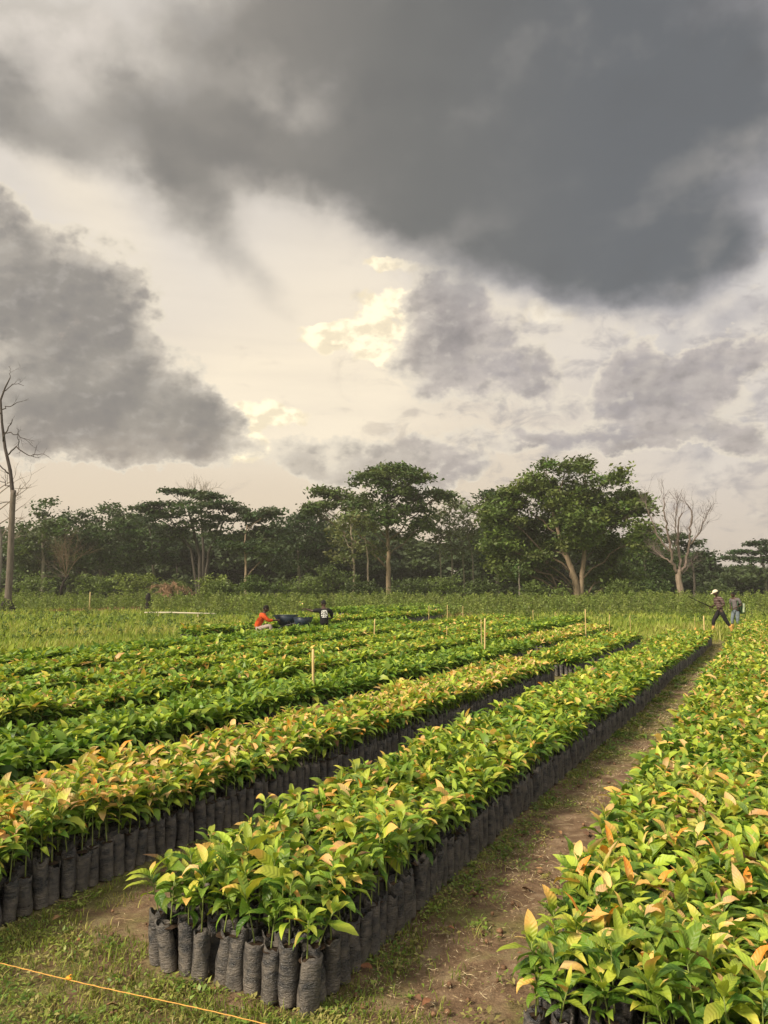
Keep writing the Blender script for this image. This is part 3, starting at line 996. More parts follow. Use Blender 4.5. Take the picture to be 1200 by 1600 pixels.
def tree(name, label, dist, trunks, r0, clumps, leafcol, seed, group=None, bark=BARK_GREY, nsub=22, m=34, size=0.24, spread=0.46, flat=1.0, depth=0.8, up=0.6, vary=0.35, limb=0.30):
    """a tree at its own distance: trunk with limbs, crown of many leaf clumps"""
    rng = np.random.default_rng(seed)
    k = dist / FPX
    base = point_at(trunks[0][0][0], 914, dist)
    o0 = np.array([base.x, dist, 0.0])
    rt = thing(name, o0, label, "tree", group)
    tb, cb = MB(), MB()
    pts_all = []
    for ti, tr in enumerate(trunks):
        P = np.array([tuple(point_at(px, py, dist)) for px, py in tr])
        P[0, 2] = -0.15
        P[:, 1] += np.linspace(0, rng.normal(0, 0.4), len(P))
        P -= o0
        # smooth resample
        t = np.linspace(0, len(P) - 1, 4 * len(P))
        Q = np.stack([np.interp(t, np.arange(len(P)), P[:, q]) for q in range(3)], 1)
        Q[1:-1] += rng.normal(0, 0.03, (len(Q) - 2, 3))
        rr = r0 * (1.0 - 0.6 * np.linspace(0, 1, len(Q))) * (0.8 if ti else 1)
        rr[0] *= 1.5
        rr[1] *= 1.15
        tb.tube(Q, rr, 8, bark)
        pts_all.append((Q, rr))
    nl_col = np.array(leafcol)
    for ci, (px, py, rx, ry, *dens) in enumerate(clumps):
        dn = dens[0] if dens else 1.0
        c = np.array(tuple(point_at(px, py, dist)))
        wid = rx * k
        c[1] += rng.uniform(-1, 1) * depth * (wid + 1.2)
        c -= o0
        rad = (wid, wid * 0.9, ry * k)
        # limb from the nearest trunk, leaving it below the clump
        best = None
        for Q, rr in pts_all:
            hz = np.hypot(Q[:, 0] - c[0], Q[:, 1] - c[1])
            below = np.where(Q[:, 2] < c[2] - 0.5 * hz, 0, 30)
            q = np.argmin(np.abs(c[2] - Q[:, 2] - 0.8 * hz) + below + 0.02 * hz)
            if best is None or hz[q] < best[0]:
                best = (hz[q], Q[q], rr[q])
        ln = np.linalg.norm(c - best[1])
        path = bezier(best[1], c, (0, 0, 0.10 * ln), 7, rng, 0.02 * ln)
        rl = min(best[2] * 0.6, 0.03 + 0.009 * ln)
        tb.tube(path, np.linspace(rl, 0.025, 7), 6, np.array(bark) * 0.62)
        ns = max(4, int(nsub * dn * (0.5 + rx * ry / 900.0)))
        pts, g, sub = clump_points(c, rad, ns, m, spread, rng, flat)
        for q in range(min(ns, 6)):
            tb.tube(bezier(path[4], sub[q], (0, 0, 0.1), 4), (0.025, 0.018, 0.014, 0.01), 4, np.array(bark) * 0.5, cap=False)
        br = rng.uniform(1 - vary, 1 + vary, ns)[g] * rng.uniform(0.85, 1.15, len(g)) * rng.uniform(0.85, 1.15)
        col = nl_col[None, :] * br[:, None] * (1 + rng.normal(0, 0.07, (ns, 3))[g])
        leaf_cloud(cb, pts, size, np.clip(col, 0.005, 1), rng, up)
    tb.build("trunk", M_BARK, rt)
    cb.build("crown", M_TREE, rt)
    return rt


DARKG = (0.045, 0.070, 0.028)
MIDG = (0.070, 0.105, 0.030)
LITG = (0.092, 0.132, 0.030)
GREYG = (0.11, 0.13, 0.06)
PALEG = (0.12, 0.145, 0.05)


def build_trees():
    tree("broad_tree", "tall layered tree on a straight pale trunk in the middle of the treeline", 82,
         [[(607, 922), (607, 880), (606, 840), (604, 800), (606, 765)]], 0.27,
         [(610, 742, 42, 12), (650, 752, 40, 10), (575, 752, 35, 11), (545, 772, 38, 8), (508, 768, 26, 6), (500, 790, 28, 6), (485, 797, 15, 4), (660, 772, 38, 10), (690, 775, 16, 5), (612, 770, 55, 14), (570, 792, 42, 11), (640, 795, 45, 13), (600, 812, 50, 13), (556, 812, 30, 10), (662, 822, 26, 12), (625, 735, 25, 8), (585, 738, 22, 8), (630, 835, 30, 9, .5)],
         MIDG, 21, bark=BARK_TAN, flat=0.8, nsub=24)
    tree("broad_tree", "largest tree, bushy crown over two leaning tan trunks, on the right", 74,
         [[(902, 932), (898, 905), (888, 878), (874, 845), (862, 800)], [(906, 932), (909, 900), (913, 860), (916, 800), (914, 750)]], 0.36,
         [(915, 722, 36, 14, .55), (880, 736, 34, 14, .6), (850, 728, 12, 7, .5), (835, 742, 13, 8, .6), (830, 765, 42, 18), (870, 765, 48, 22, .8), (920, 758, 42, 24, .7), (955, 748, 20, 16, .7), (800, 780, 40, 20), (780, 808, 38, 26), (820, 815, 48, 26), (870, 810, 52, 28), (920, 808, 48, 28), (960, 800, 34, 26), (985, 772, 20, 14), (1002, 782, 12, 9), (985, 800, 26, 22), (800, 848, 42, 24), (850, 850, 40, 20), (900, 846, 38, 16), (945, 845, 38, 26), (985, 840, 32, 28), (815, 880, 36, 18, .8), (965, 882, 34, 24), (775, 850, 28, 24), (835, 868, 25, 12, .6), (875, 868, 36, 14), (905, 846, 40, 20), (890, 815, 50, 24), (868, 785, 42, 24), (925, 785, 40, 22), (828, 897, 32, 13), (866, 893, 20, 9, .7), (788, 884, 30, 18), (948, 903, 30, 12), (978, 902, 30, 15)],
         LITG, 22, bark=BARK_TAN, nsub=25, m=38, size=0.215, spread=0.42)
    tree("umbrella_tree", "dark flat-topped tree with forked trunks, left of the treeline's middle", 88,
         [[(313, 893), (312, 870), (306, 845), (298, 815), (292, 785)], [(318, 893), (326, 862), (342, 832), (352, 808)], [(311, 893), (300, 860), (280, 830)]], 0.25,
         [(285, 768, 30, 4), (255, 790, 32, 5), (312, 772, 38, 6), (345, 790, 38, 6), (370, 797, 24, 4), (262, 806, 42, 6), (310, 797, 48, 8), (350, 814, 45, 8), (238, 800, 20, 4), (300, 822, 50, 8), (350, 838, 45, 9), (268, 834, 40, 10), (392, 805, 15, 3), (228, 796, 16, 3), (330, 778, 22, 5)],
         DARKG, 23, bark=BARK_DARK, flat=0.45, nsub=26, size=0.22)
    tree("broad_tree", "dark tree on a thin pale trunk beside the flat-topped tree", 84,
         [[(384, 905), (384, 880), (381, 850), (385, 820)]], 0.16,
         [(400, 806, 30, 7), (422, 800, 20, 5), (385, 828, 45, 14), (420, 832, 35, 15), (400, 852, 40, 14), (362, 848, 25, 12), (430, 860, 30, 14)],
         DARKG, 24, bark=BARK_TAN, flat=0.7)
    tree("broad_tree", "dark rounded tree filling the low dip of the treeline", 97,
         [[(468, 915), (467, 880), (465, 850)]], 0.25,
         [(455, 814, 35, 9), (482, 806, 25, 7), (438, 838, 36, 22), (480, 838, 42, 24), (460, 872, 46, 24), (510, 830, 30, 22), (505, 870, 34, 22)],
         (0.038, 0.066, 0.022), 25)
    tree("slender_tree", "loose pale green tree on a thin whitish trunk, before the dark wood", 77,
         [[(554, 910), (553, 880), (550, 845), (548, 812)], [(576, 905), (574, 870), (570, 835)]], 0.14,
         [(550, 812, 26, 13, .6), (530, 828, 24, 14, .6), (575, 828, 22, 13, .6), (550, 848, 34, 14, .5), (534, 868, 20, 10, .5), (585, 855, 20, 12, .5)],
         PALEG, 26, bark=(0.26, 0.215, 0.16), size=0.2)
    tree("slender_tree", "grey green open-crowned trees on several thin stems, left of the largest tree", 88,
         [[(706, 915), (707, 880), (704, 840), (702, 800)], [(690, 915), (688, 870), (684, 830)], [(742, 915), (738, 870), (730, 830)], [(725, 915), (724, 880), (720, 840)]], 0.12,
         [(705, 788, 30, 8, .6), (684, 803, 28, 12, .6), (726, 800, 27, 12, .6), (700, 822, 40, 16, .7), (736, 828, 24, 16, .7), (678, 842, 28, 14, .6), (718, 856, 35, 15, .6)],
         GREYG, 27, bark=(0.2, 0.175, 0.135), size=0.2)
    tree("broad_tree", "dark full tree against the largest tree's left shoulder", 92,
         [[(778, 918), (776, 880), (774, 840), (772, 805)]], 0.24,
         [(764, 774, 25, 7), (792, 772, 34, 8), (758, 798, 26, 18), (776, 828, 30, 24), (754, 850, 22, 20), (790, 800, 30, 20), (770, 878, 34, 20)],
         DARKG, 28)
    tree("broad_tree", "green tree with a sparse flowering top near the photo's left side", 92,
         [[(158, 915), (157, 880), (154, 840), (152, 810)]], 0.22,
         [(150, 790, 36, 5, .45), (178, 806, 34, 14), (122, 812, 34, 15), (150, 838, 50, 22), (194, 832, 40, 22), (216, 858, 35, 26), (120, 868, 45, 26), (170, 872, 46, 24)],
         (0.05, 0.082, 0.026), 29)
    tree("broad_tree", "leafy tree with a thin grey see-through top, behind the tall dead tree", 86,
         [[(66, 920), (66, 880), (64, 840), (68, 805)]], 0.2,
         [(75, 787, 36, 4, .3), (45, 802, 32, 5, .35), (48, 826, 40, 14), (90, 826, 30, 14), (40, 856, 40, 26), (82, 872, 40, 24), (30, 888, 30, 20)],
         (0.062, 0.092, 0.032), 30)
    tree("broad_tree", "narrow dark tree between the flowering tree and flat-topped tree", 98,
         [[(240, 915), (239, 880), (238, 845)]], 0.2,
         [(225, 812, 26, 10), (246, 840, 30, 22), (222, 876, 36, 20), (262, 866, 30, 22)],
         (0.034, 0.06, 0.02), 31)
    tree("slender_tree", "light feathery tree clump beside the largest tree's right skirt", 87,
         [[(1012, 918), (1010, 890), (1005, 855)], [(1034, 918), (1036, 890), (1032, 865)]], 0.12,
         [(1000, 848, 24, 24), (1012, 862, 30, 28), (1038, 880, 28, 26), (1000, 898, 36, 16), (975, 872, 26, 26)],
         (0.072, 0.112, 0.03), 32, size=0.2)
    tree("umbrella_tree", "dark flat tree partly hidden behind the bare pinkish tree", 97,
         [[(1086, 920), (1085, 895), (1080, 868)]], 0.2,
         [(1080, 850, 25, 6), (1062, 862, 25, 8), (1090, 868, 17, 9), (1062, 838, 15, 4), (1072, 884, 30, 14)],
         DARKG, 33, bark=BARK_DARK, flat=0.6)
    tree("umbrella_tree", "flat layered tree at the photo's right border", 103,
         [[(1197, 930), (1195, 890), (1188, 868)]], 0.24,
         [(1185, 848, 22, 4), (1168, 862, 25, 4), (1197, 857, 20, 5), (1214, 866, 30, 7), (1152, 871, 14, 3), (1180, 874, 26, 5), (1225, 848, 26, 5)],
         (0.036, 0.062, 0.024), 34, bark=BARK_GREY, flat=0.45)
    tree("broad_tree", "low green tree under the flat layered tree on the right", 108,
         [[(1160, 925), (1160, 905), (1158, 895)]], 0.2,
         [(1130, 897, 28, 8), (1165, 893, 34, 9), (1196, 894, 22, 11), (1145, 908, 40, 10), (1110, 902, 20, 10), (1190, 911, 34, 10)],
         (0.05, 0.08, 0.03), 35)
    tree("slender_tree", "small thin young tree standing left of the largest tree's trunks", 70,
         [[(811, 926), (811, 905), (809, 885)]], 0.09,
         [(808, 884, 14, 9, .8), (817, 893, 12, 8, .8)], MIDG, 36, size=0.15, spread=0.25)


build_trees()


def build_far_wood():
    rng = np.random.default_rng(77)
    mb = MB()
    for q in range(130):
        px = -190 + 1580 * (q + rng.uniform(0, 1)) / 130
        dist = rng.uniform(104, 126)
        top = 834 + 10 * math.sin(px * 0.021) + rng.uniform(-10, 14)
        if px > 1010:
            top = 868 + rng.uniform(-4, 10)
        if px > 1095:
            top = 889 + rng.uniform(-4, 5)
        k = dist / FPX
        kinds = [DARKG, (0.055, 0.08, 0.034), (0.065, 0.092, 0.036)]
        bc = np.array(kinds[rng.integers(3)])
        tp = point_at(px, 914, dist)
        mb.tube([(tp.x, dist, -0.2), (tp.x + 0.2, dist, 3.0), (tp.x, dist, (914 - top) * k * 0.8)], (0.16, 0.12, 0.07), 6, BARK_DARK, 1)
        y = top + 10
        while y < 932:
            c = np.array(tuple(point_at(px + rng.uniform(-14, 14), y, dist)))
            c[1] += rng.uniform(-3, 3)
            pts, g, sub = clump_points(c, (rng.uniform(20, 32) * k, 2.4, 12 * k), 26, 20, 0.6, rng, 0.8)
            br = rng.uniform(0.65, 1.35, 26)[g] * rng.uniform(0.85, 1.15, len(g))
            leaf_cloud(mb, pts, 0.4, bc[None, :] * br[:, None], rng, 0.6)
            y += rng.uniform(17, 24)
    tag(mb.build("far_wood", [M_TREE, M_BARK]), "dark mass of woodland closing the field behind the single trees", "wood", kind="stuff")


build_far_wood()


def twigs(mb, start, direction, length, rad, depth, rng, col, spread=0.6, up=0.25, nbr=3):
    """bare branching"""
    d = np.asarray(direction, float)
    d /= np.linalg.norm(d)
    k = 5
    pts = [np.asarray(start, float)]
    for i in range(k - 1):
        d = d + rng.normal(0, 0.16, 3) + np.array([0, 0, up * 0.15])
        d /= np.linalg.norm(d)
        pts.append(pts[-1] + d * length / (k - 1))
    mb.tube(pts, np.linspace(rad, rad * 0.55, k), 6 if depth > 1 else 4, col, cap=depth == 0)
    if depth <= 0:
        return
    for b in range(nbr + int(rng.integers(0, 2))):
        i = int(rng.integers(2, k))
        nd = d + rng.normal(0, spread, 3) + np.array([0, 0, up])
        twigs(mb, pts[i], nd, length * rng.uniform(0.5, 0.8), rad * rng.uniform(0.42, 0.6), depth - 1, rng, col, spread, up, nbr)


def px_path(pts, dist, dy=None):
    P = np.array([tuple(point_at(x, y, dist)) for x, y in pts])
    if dy is not None:
        P[:, 1] += dy
    return P


def smooth(P, f=4):
    t = np.linspace(0, len(P) - 1, f * (len(P) - 1) + 1)
    return np.stack([np.interp(t, np.arange(len(P)), P[:, q]) for q in range(3)], 1)


def build_dead_trees():
    rng = np.random.default_rng(8)
    # tall dead tree at the left border
    D = 52.0
    o0 = np.array([point_at(12, 914, D).x, D, 0])
    rt = thing("dead_tree", o0, "tall bare dead tree with a scorched foot at the photo's left border", "tree")
    tb, cr, sc = MB(), MB(), MB()
    grey = (0.115, 0.095, 0.08)
    dk = (0.06, 0.048, 0.044)
    P = px_path([(12, 935), (15, 900), (17, 850), (19, 800), (21, 766)], D) - o0
    P[0, 2] = 0
    tb.tube(smooth(P), np.linspace(0.24, 0.17, 17), 10, grey)
    P2 = px_path([(20, 772), (16, 735), (8, 700), (3, 660), (1, 625), (8, 606), (16, 590)], D) - o0
    tb.tube(smooth(P2), np.linspace(0.14, 0.035, 25), 8, dk)
    for pts, r, n in (([(5, 690), (22, 672), (40, 664)], 0.05, 2), ([(10, 712), (30, 700), (52, 714), (72, 714)], 0.055, 4), ([(3, 640), (20, 634), (38, 628)], 0.04, 2),
                      ([(4, 612), (20, 600), (36, 600)], 0.035, 2), ([(6, 675), (28, 680), (46, 690)], 0.04, 3), ([(14, 740), (2, 730), (-14, 712)], 0.06, 3),
                      ([(4, 650), (-10, 640), (-25, 615)], 0.05, 3), ([(18, 760), (6, 755), (-8, 748)], 0.05, 3), ([(30, 702), (36, 684), (44, 676)], 0.025, 2), ([(16, 590), (18, 580), (21, 574)], 0.02, 1), ([(20, 772), (34, 770), (50, 776)], 0.03, 3), ([(52, 714), (56, 700), (53, 694)], 0.018, 1)):
        Q = smooth(px_path(pts, D, np.linspace(0, rng.normal(0, 1.0), len(pts))) - o0)
        Q[1:] += rng.normal(0, 0.04, (len(Q) - 1, 3))
        cr.tube(Q, np.linspace(r, r * 0.35, len(Q)), 6, dk)
        for b in range(n):
            i = int(rng.integers(len(Q) // 3, len(Q)))
            twigs(cr, Q[i], Q[i] - Q[i - 1] + rng.normal(0, 0.03, 3), rng.uniform(0.4, 0.9), r * 0.4, 1, rng, dk, 0.7, 0.2, 2)
    for a in range(5):
        an = a * 1.3 + 0.4
        sc.tube([(math.cos(an) * 0.12, math.sin(an) * 0.12, 0.9), (math.cos(an) * 0.3, math.sin(an) * 0.3, 0.35), (math.cos(an) * 0.65, math.sin(an) * 0.6, -0.1)], (0.1, 0.16, 0.1), 6, (0.018, 0.016, 0.015))
    tr = tb.build("trunk", M_BARK, rt)
    cr.build("branch", M_BARK, rt)
    sc.build("scorched_root", M_BARK, rt)

    # a second, thinner bare trunk at the very border with a few dry leaves
    D = 60.0
    o0 = np.array([point_at(-4, 914, D).x, D, 0])
    rt = thing("dead_tree", o0, "thin pale bare trunk cut by the photo's left border", "tree")
    tb, cr = MB(), MB()
    P = px_path([(-6, 935), (0, 880), (1, 840), (-6, 800), (-10, 760)], D) - o0
    P[0, 2] = 0
    tb.tube(smooth(P), np.linspace(0.2, 0.08, 17), 8, (0.17, 0.15, 0.13))
    for q in range(9):
        i = 7 + q
        twigs(cr, smooth(P)[min(i, 16)], (rng.uniform(0.1, 1.2), rng.normal(0, 0.6), 0.6), rng.uniform(1.2, 2.4), 0.05, 2, rng, (0.22, 0.18, 0.15), 0.6, 0.25, 2)
    tb.build("trunk", M_BARK, rt)
    cr.build("branch", M_BARK, rt)

    # bare pinkish tree on the right
    D = 66.0
    o0 = np.array([point_at(1062, 914, D).x, D, 0])
    rt = thing("bare_tree", o0, "leafless tree with a pale forked trunk and pinkish twigs, behind the walking men", "tree")
    tb, cr = MB(), MB()
    tan = (0.20, 0.155, 0.12)
    P = px_path([(1065, 940), (1063, 920), (1060, 905), (1060, 890)], D) - o0
    P[0, 2] = 0
    tb.tube(smooth(P), np.linspace(0.30, 0.22, 13), 10, tan)
    tips = []
    for pts, r in (([(1058, 896), (1050, 880), (1046, 862), (1040, 835), (1034, 812), (1030, 785)], 0.15), ([(1062, 894), (1064, 875), (1060, 850), (1062, 820), (1066, 800)], 0.15),
                   ([(1064, 894), (1074, 878), (1080, 850), (1084, 825), (1088, 800), (1082, 785)], 0.13), ([(1066, 896), (1084, 886), (1098, 880)], 0.07), ([(1050, 880), (1038, 870), (1030, 858)], 0.08),
                   ([(1046, 862), (1030, 835), (1022, 800), (1018, 780)], 0.07), ([(1080, 850), (1092, 830), (1098, 805)], 0.07), ([(1060, 850), (1050, 825), (1048, 795)], 0.07)):
        Q = smooth(px_path(pts, D, np.linspace(0, rng.normal(0, 2.0), len(pts))) - o0, 4)
        Q[1:] += rng.normal(0, 0.05, (len(Q) - 1, 3))
        tb.tube(Q, np.linspace(r, r * 0.3, len(Q)), 8, (0.14, 0.108, 0.09))
        for b in range(15):
            i = int(rng.integers(len(Q) // 3, len(Q)))
            dd = Q[i] - Q[i - 1]
            dd /= np.linalg.norm(dd)
            twigs(cr, Q[i], dd + rng.normal(0, 0.5, 3) + np.array([0, 0, 0.3]), rng.uniform(0.7, 1.4), 0.017, 2, rng, (0.12, 0.095, 0.088), 0.5, 0.3, 2)
    tb.build("trunk", M_BARK, rt)
    cr.build("branch", M_BARK, rt)
    # grey bare crown above the flat-topped tree
    D = 96.0
    o0 = np.array([point_at(318, 914, D).x, D, 0])
    rt = thing("bare_tree", o0, "grey leafless twigs rising above the dark flat-topped tree", "tree")
    tb, cr = MB(), MB()
    P = px_path([(318, 915), (318, 860), (314, 800), (312, 780)], D) - o0
    P[0, 2] = 0
    tb.tube(smooth(P), np.linspace(0.2, 0.1, 13), 8, BARK_DARK)
    for q in range(12):
        twigs(cr, P[3], (rng.normal(0, 0.8), rng.normal(0, 0.5), 0.55), rng.uniform(1.3, 2.2), 0.045, 2, rng, (0.27, 0.23, 0.19), 0.5, 0.25, 3)
    tb.build("trunk", M_BARK, rt)
    cr.build("branch", M_BARK, rt)

    # brown dead shrub, stumps
    D = 57.0
    o0 = np.array([point_at(97, 914, D).x, D, 0])
    rt = thing("dead_shrub", o0, "brown dry shrub on a short blackened forked stem", "shrub")
    tb, cr = MB(), MB()
    tb.tube(px_path([(96, 930), (96, 918), (100, 908), (108, 898)], D) - o0, (0.13, 0.11, 0.09, 0.05), 8, (0.03, 0.025, 0.022))
    tb.tube(px_path([(100, 908), (96, 902), (92, 898)], D) - o0, (0.08, 0.06, 0.05), 6, (0.03, 0.025, 0.022))
    P = px_path([(104, 902)], D)[0] - o0
    for q in range(16):
        twigs(cr, P, (rng.normal(0, 0.32), rng.normal(0, 0.35), 1.0), rng.uniform(1.2, 2.4), 0.014, 2, rng, (0.15, 0.11, 0.075), 0.6, 0.3, 4)
    for q in range(5):
        twigs(cr, P, (rng.uniform(-1.6, -0.4), rng.normal(0, 0.3), 0.15), rng.uniform(1.5, 2.4), 0.016, 1, rng, (0.10, 0.08, 0.065), 0.3, 0.15, 2)
    tb.build("stem", M_BARK, rt)
    cr.build("branch", M_BARK, rt)
    for px, w, h, lab in ((232, 0.19, 1.25, "charred upright stump in the grass left of the dry palm"), (926, 0.15, 1.0, None)):
        if lab is None:
            continue
        D = 53.0
        x = point_at(px, 914, D).x
        mb = MB()
        z = np.linspace(-0.05, h, 8)
        mb.tube([(0.05 * math.sin(q * 2.1), 0.03 * q % 0.07, v) for q, v in enumerate(z)], w * np.array([1.5, 1.15, 1, 1.05, 0.9, 1.0, 0.85, 0.45]), 9, (0.02, 0.017, 0.016))
        mb.tube([(0.1, 0, 0.35), (0.28, 0.02, 0.62), (0.33, 0.0, 0.8)], (0.1, 0.08, 0.03), 6, (0.02, 0.017, 0.016))
        o = mb.build("burnt_stump", M_BARK)
        o.location = (x, D, 0)
        tag(o, lab, "stump")
    # dry palm
    D = 60.0
    x = point_at(268, 914, D).x
    rt = thing("dry_palm", (x, D, 0), "low palm with drooping dry brown fronds before the flat-topped tree", "palm")
    st = MB()
    st.tube([(0, 0, -0.1), (0, 0, 0.6), (0.03, 0, 1.15)], (0.2, 0.18, 0.14), 8, (0.12, 0.085, 0.06))
    st.build("stem", M_BARK, rt)
    for q in range(17):
        an = q * 2.4 + rng.normal(0, 0.2)
        fb = MB()
        n = 10
        t = np.linspace(0, 1, n)
        L = rng.uniform(2.0, 3.0)
        e = rng.uniform(0.7, 1.4)
        hh = L * t * math.cos(e) + 0.25 * L * t ** 2
        zz = 1.1 + L * t * math.sin(e) - rng.uniform(0.5, 1.1) * L * t ** 2.2
        P = np.stack([hh * math.cos(an), hh * math.sin(an), np.maximum(zz, 0.1)], 1)
        green = rng.random() < 0.22
        c = np.array((0.09, 0.12, 0.03) if green else (0.30, 0.19, 0.11)) * rng.uniform(0.75, 1.2)
        fb.tube(P, np.linspace(0.022, 0.006, n), 4, c)
        cs = np.repeat(P[2:], 10, 0) + rng.normal(0, 0.04, (80, 3))
        a = rng.normal(0, 0.16, (80, 3)) + np.array([0, 0, -0.12])
        b = np.cross(a, rng.normal(0, 1, (80, 3)))
        b *= 0.018 / (np.linalg.norm(b, axis=1)[:, None] + 1e-6)
        V, F = diamonds(cs + a * 0.6, a, b)
        fb.add(V, F, c)
        fb.build("frond", M_STRAW, rt)


build_dead_trees()


def build_bushes():
    rng = np.random.default_rng(31)
    spec = [(52, 905, 40, 16, 72, (0.10, 0.14, 0.035), "round green bush right of the tall dead tree"),
            (150, 903, 34, 13, 73, (0.10, 0.14, 0.035), "low green bush behind the brown dry shrub"),
            (212, 902, 36, 15, 72, (0.14, 0.18, 0.04), "bright green bush left of the dry palm"),
            (332, 906, 30, 15, 68, (0.14, 0.18, 0.04), "bright low bush below the flat-topped tree"),
            (352, 915, 26, 13, 64, (0.10, 0.14, 0.035), "small dark bush nearest the field under the flat-topped tree"),
            (420, 905, 46, 14, 72, (0.06, 0.095, 0.022), "wide flat bush under the dip of the treeline"),
            (474, 908, 38, 15, 71, (0.10, 0.14, 0.035), "rounded bush right of the wide flat bush"),
            (520, 897, 42, 24, 73, (0.07, 0.1, 0.028), "tall sloping bush left of the slender pale tree"),
            (565, 915, 36, 14, 68, (0.045, 0.066, 0.02), "brownish bush at the slender pale tree's foot"),
            (650, 910, 42, 14, 72, (0.07, 0.10, 0.032), "dark bush right of the straight pale trunk"),
            (704, 908, 40, 14, 73, (0.10, 0.14, 0.035), "bush below the grey green open-crowned trees"),
            (760, 912, 36, 14, 72, (0.07, 0.10, 0.032), "dark bush left of the small thin young tree"),
            (850, 916, 40, 12, 68, (0.10, 0.14, 0.035), "low bush left of the two leaning tan trunks"),
            (965, 914, 36, 14, 69, (0.10, 0.14, 0.035), "low bush right of the two leaning tan trunks"),
            (1018, 914, 30, 13, 70, (0.055, 0.09, 0.025), "low bush left of the bare pinkish tree"),
            (1110, 916, 34, 10, 78, (0.07, 0.10, 0.032), "dark bush beyond the man in the cap")]
    for px, py, rx, ry, D, col, lab in spec:
        k = D / FPX
        c = np.array(tuple(point_at(px, py, D)))
        o0 = np.array([c[0], D, 0])
        rt = thing("bush", o0, lab, "bush")
        fb, sb = MB(), MB()
        top = c[2] + ry * k
        for q in range(6):
            an = rng.uniform(0, 6.28)
            e = np.array([math.cos(an) * rx * k * 0.5, math.sin(an) * rx * k * 0.4, top * 0.7])
            sb.tube(bezier((0, 0, -0.05), e, (0, 0, 0.2), 5), np.linspace(0.035, 0.012, 5), 5, BARK_DARK)
            pts, g, sub = clump_points(e * (1, 1, 0.75), (rx * k * 0.55, rx * k * 0.5, top * 0.36), 18, 16, 0.24, rng, 0.9)
            pts[:, 2] = np.maximum(pts[:, 2], 0.05)
            br = rng.uniform(0.65, 1.4, 18)[g] * rng.uniform(0.85, 1.15, len(g))
            leaf_cloud(fb, pts, 0.13, np.array(col)[None, :] * br[:, None], rng, 0.6)
        sb.build("stem", M_BARK, rt)
        fb.build("foliage", M_TREE, rt)


build_bushes()


# ------------------------------------------------------------------ grass, weeds, straw
def blades(mb, x, y, h, w, col, rng, bend=0.5, mat=0):
    n = len(x)
    az = rng.uniform(0, 6.28, n)
    lean = h * rng.uniform(0.1, bend, n)
    dx, dy = np.cos(az) * lean, np.sin(az) * lean
    sx, sy = -np.sin(az) * w / 2, np.cos(az) * w / 2
    z0 = np.full(n, -0.005)
    V = np.stack([np.stack([x - sx, y - sy, z0], 1), np.stack([x + sx, y + sy, z0], 1),
                  np.stack([x + dx * .35 + sx * .8, y + dy * .35 + sy * .8, h * .6], 1), np.stack([x + dx * .35 - sx * .8, y + dy * .35 - sy * .8, h * .6], 1),
                  np.stack([x + dx + sx * .1, y + dy + sy * .1, h * .95], 1), np.stack([x + dx - sx * .1, y + dy - sy * .1, h * .95], 1)], 1).reshape(-1, 3)
    q = np.arange(n)[:, None] * 6
    F = np.concatenate([q + np.array([0, 1, 2, 3]), q + np.array([3, 2, 4, 5])], 0)
    mb.add(V, F, np.repeat(col, 6, 0), None, mat)


def snoise(x, y, s, seed):
    r = np.random.default_rng(seed)
    v = np.zeros_like(x)
    for k in range(6):
        f = s * r.uniform(0.6, 2.2)
        a = r.uniform(0, 6.28)
        v += np.sin((x * math.cos(a) + y * math.sin(a)) * f + r.uniform(0, 6.28) + 1.3 * np.sin((x * math.sin(a) - y * math.cos(a)) * f * 0.7))
    return v / 6


def in_bed(r, s, m=0.0):
    k = np.zeros(len(r), bool)
    for nm, s0, s1, r0, r1, *_ in BEDS:
        k |= (s > s0 - m) & (s < s1 + m) & (r > r0 - m) & (r < r1 + m)
    return k


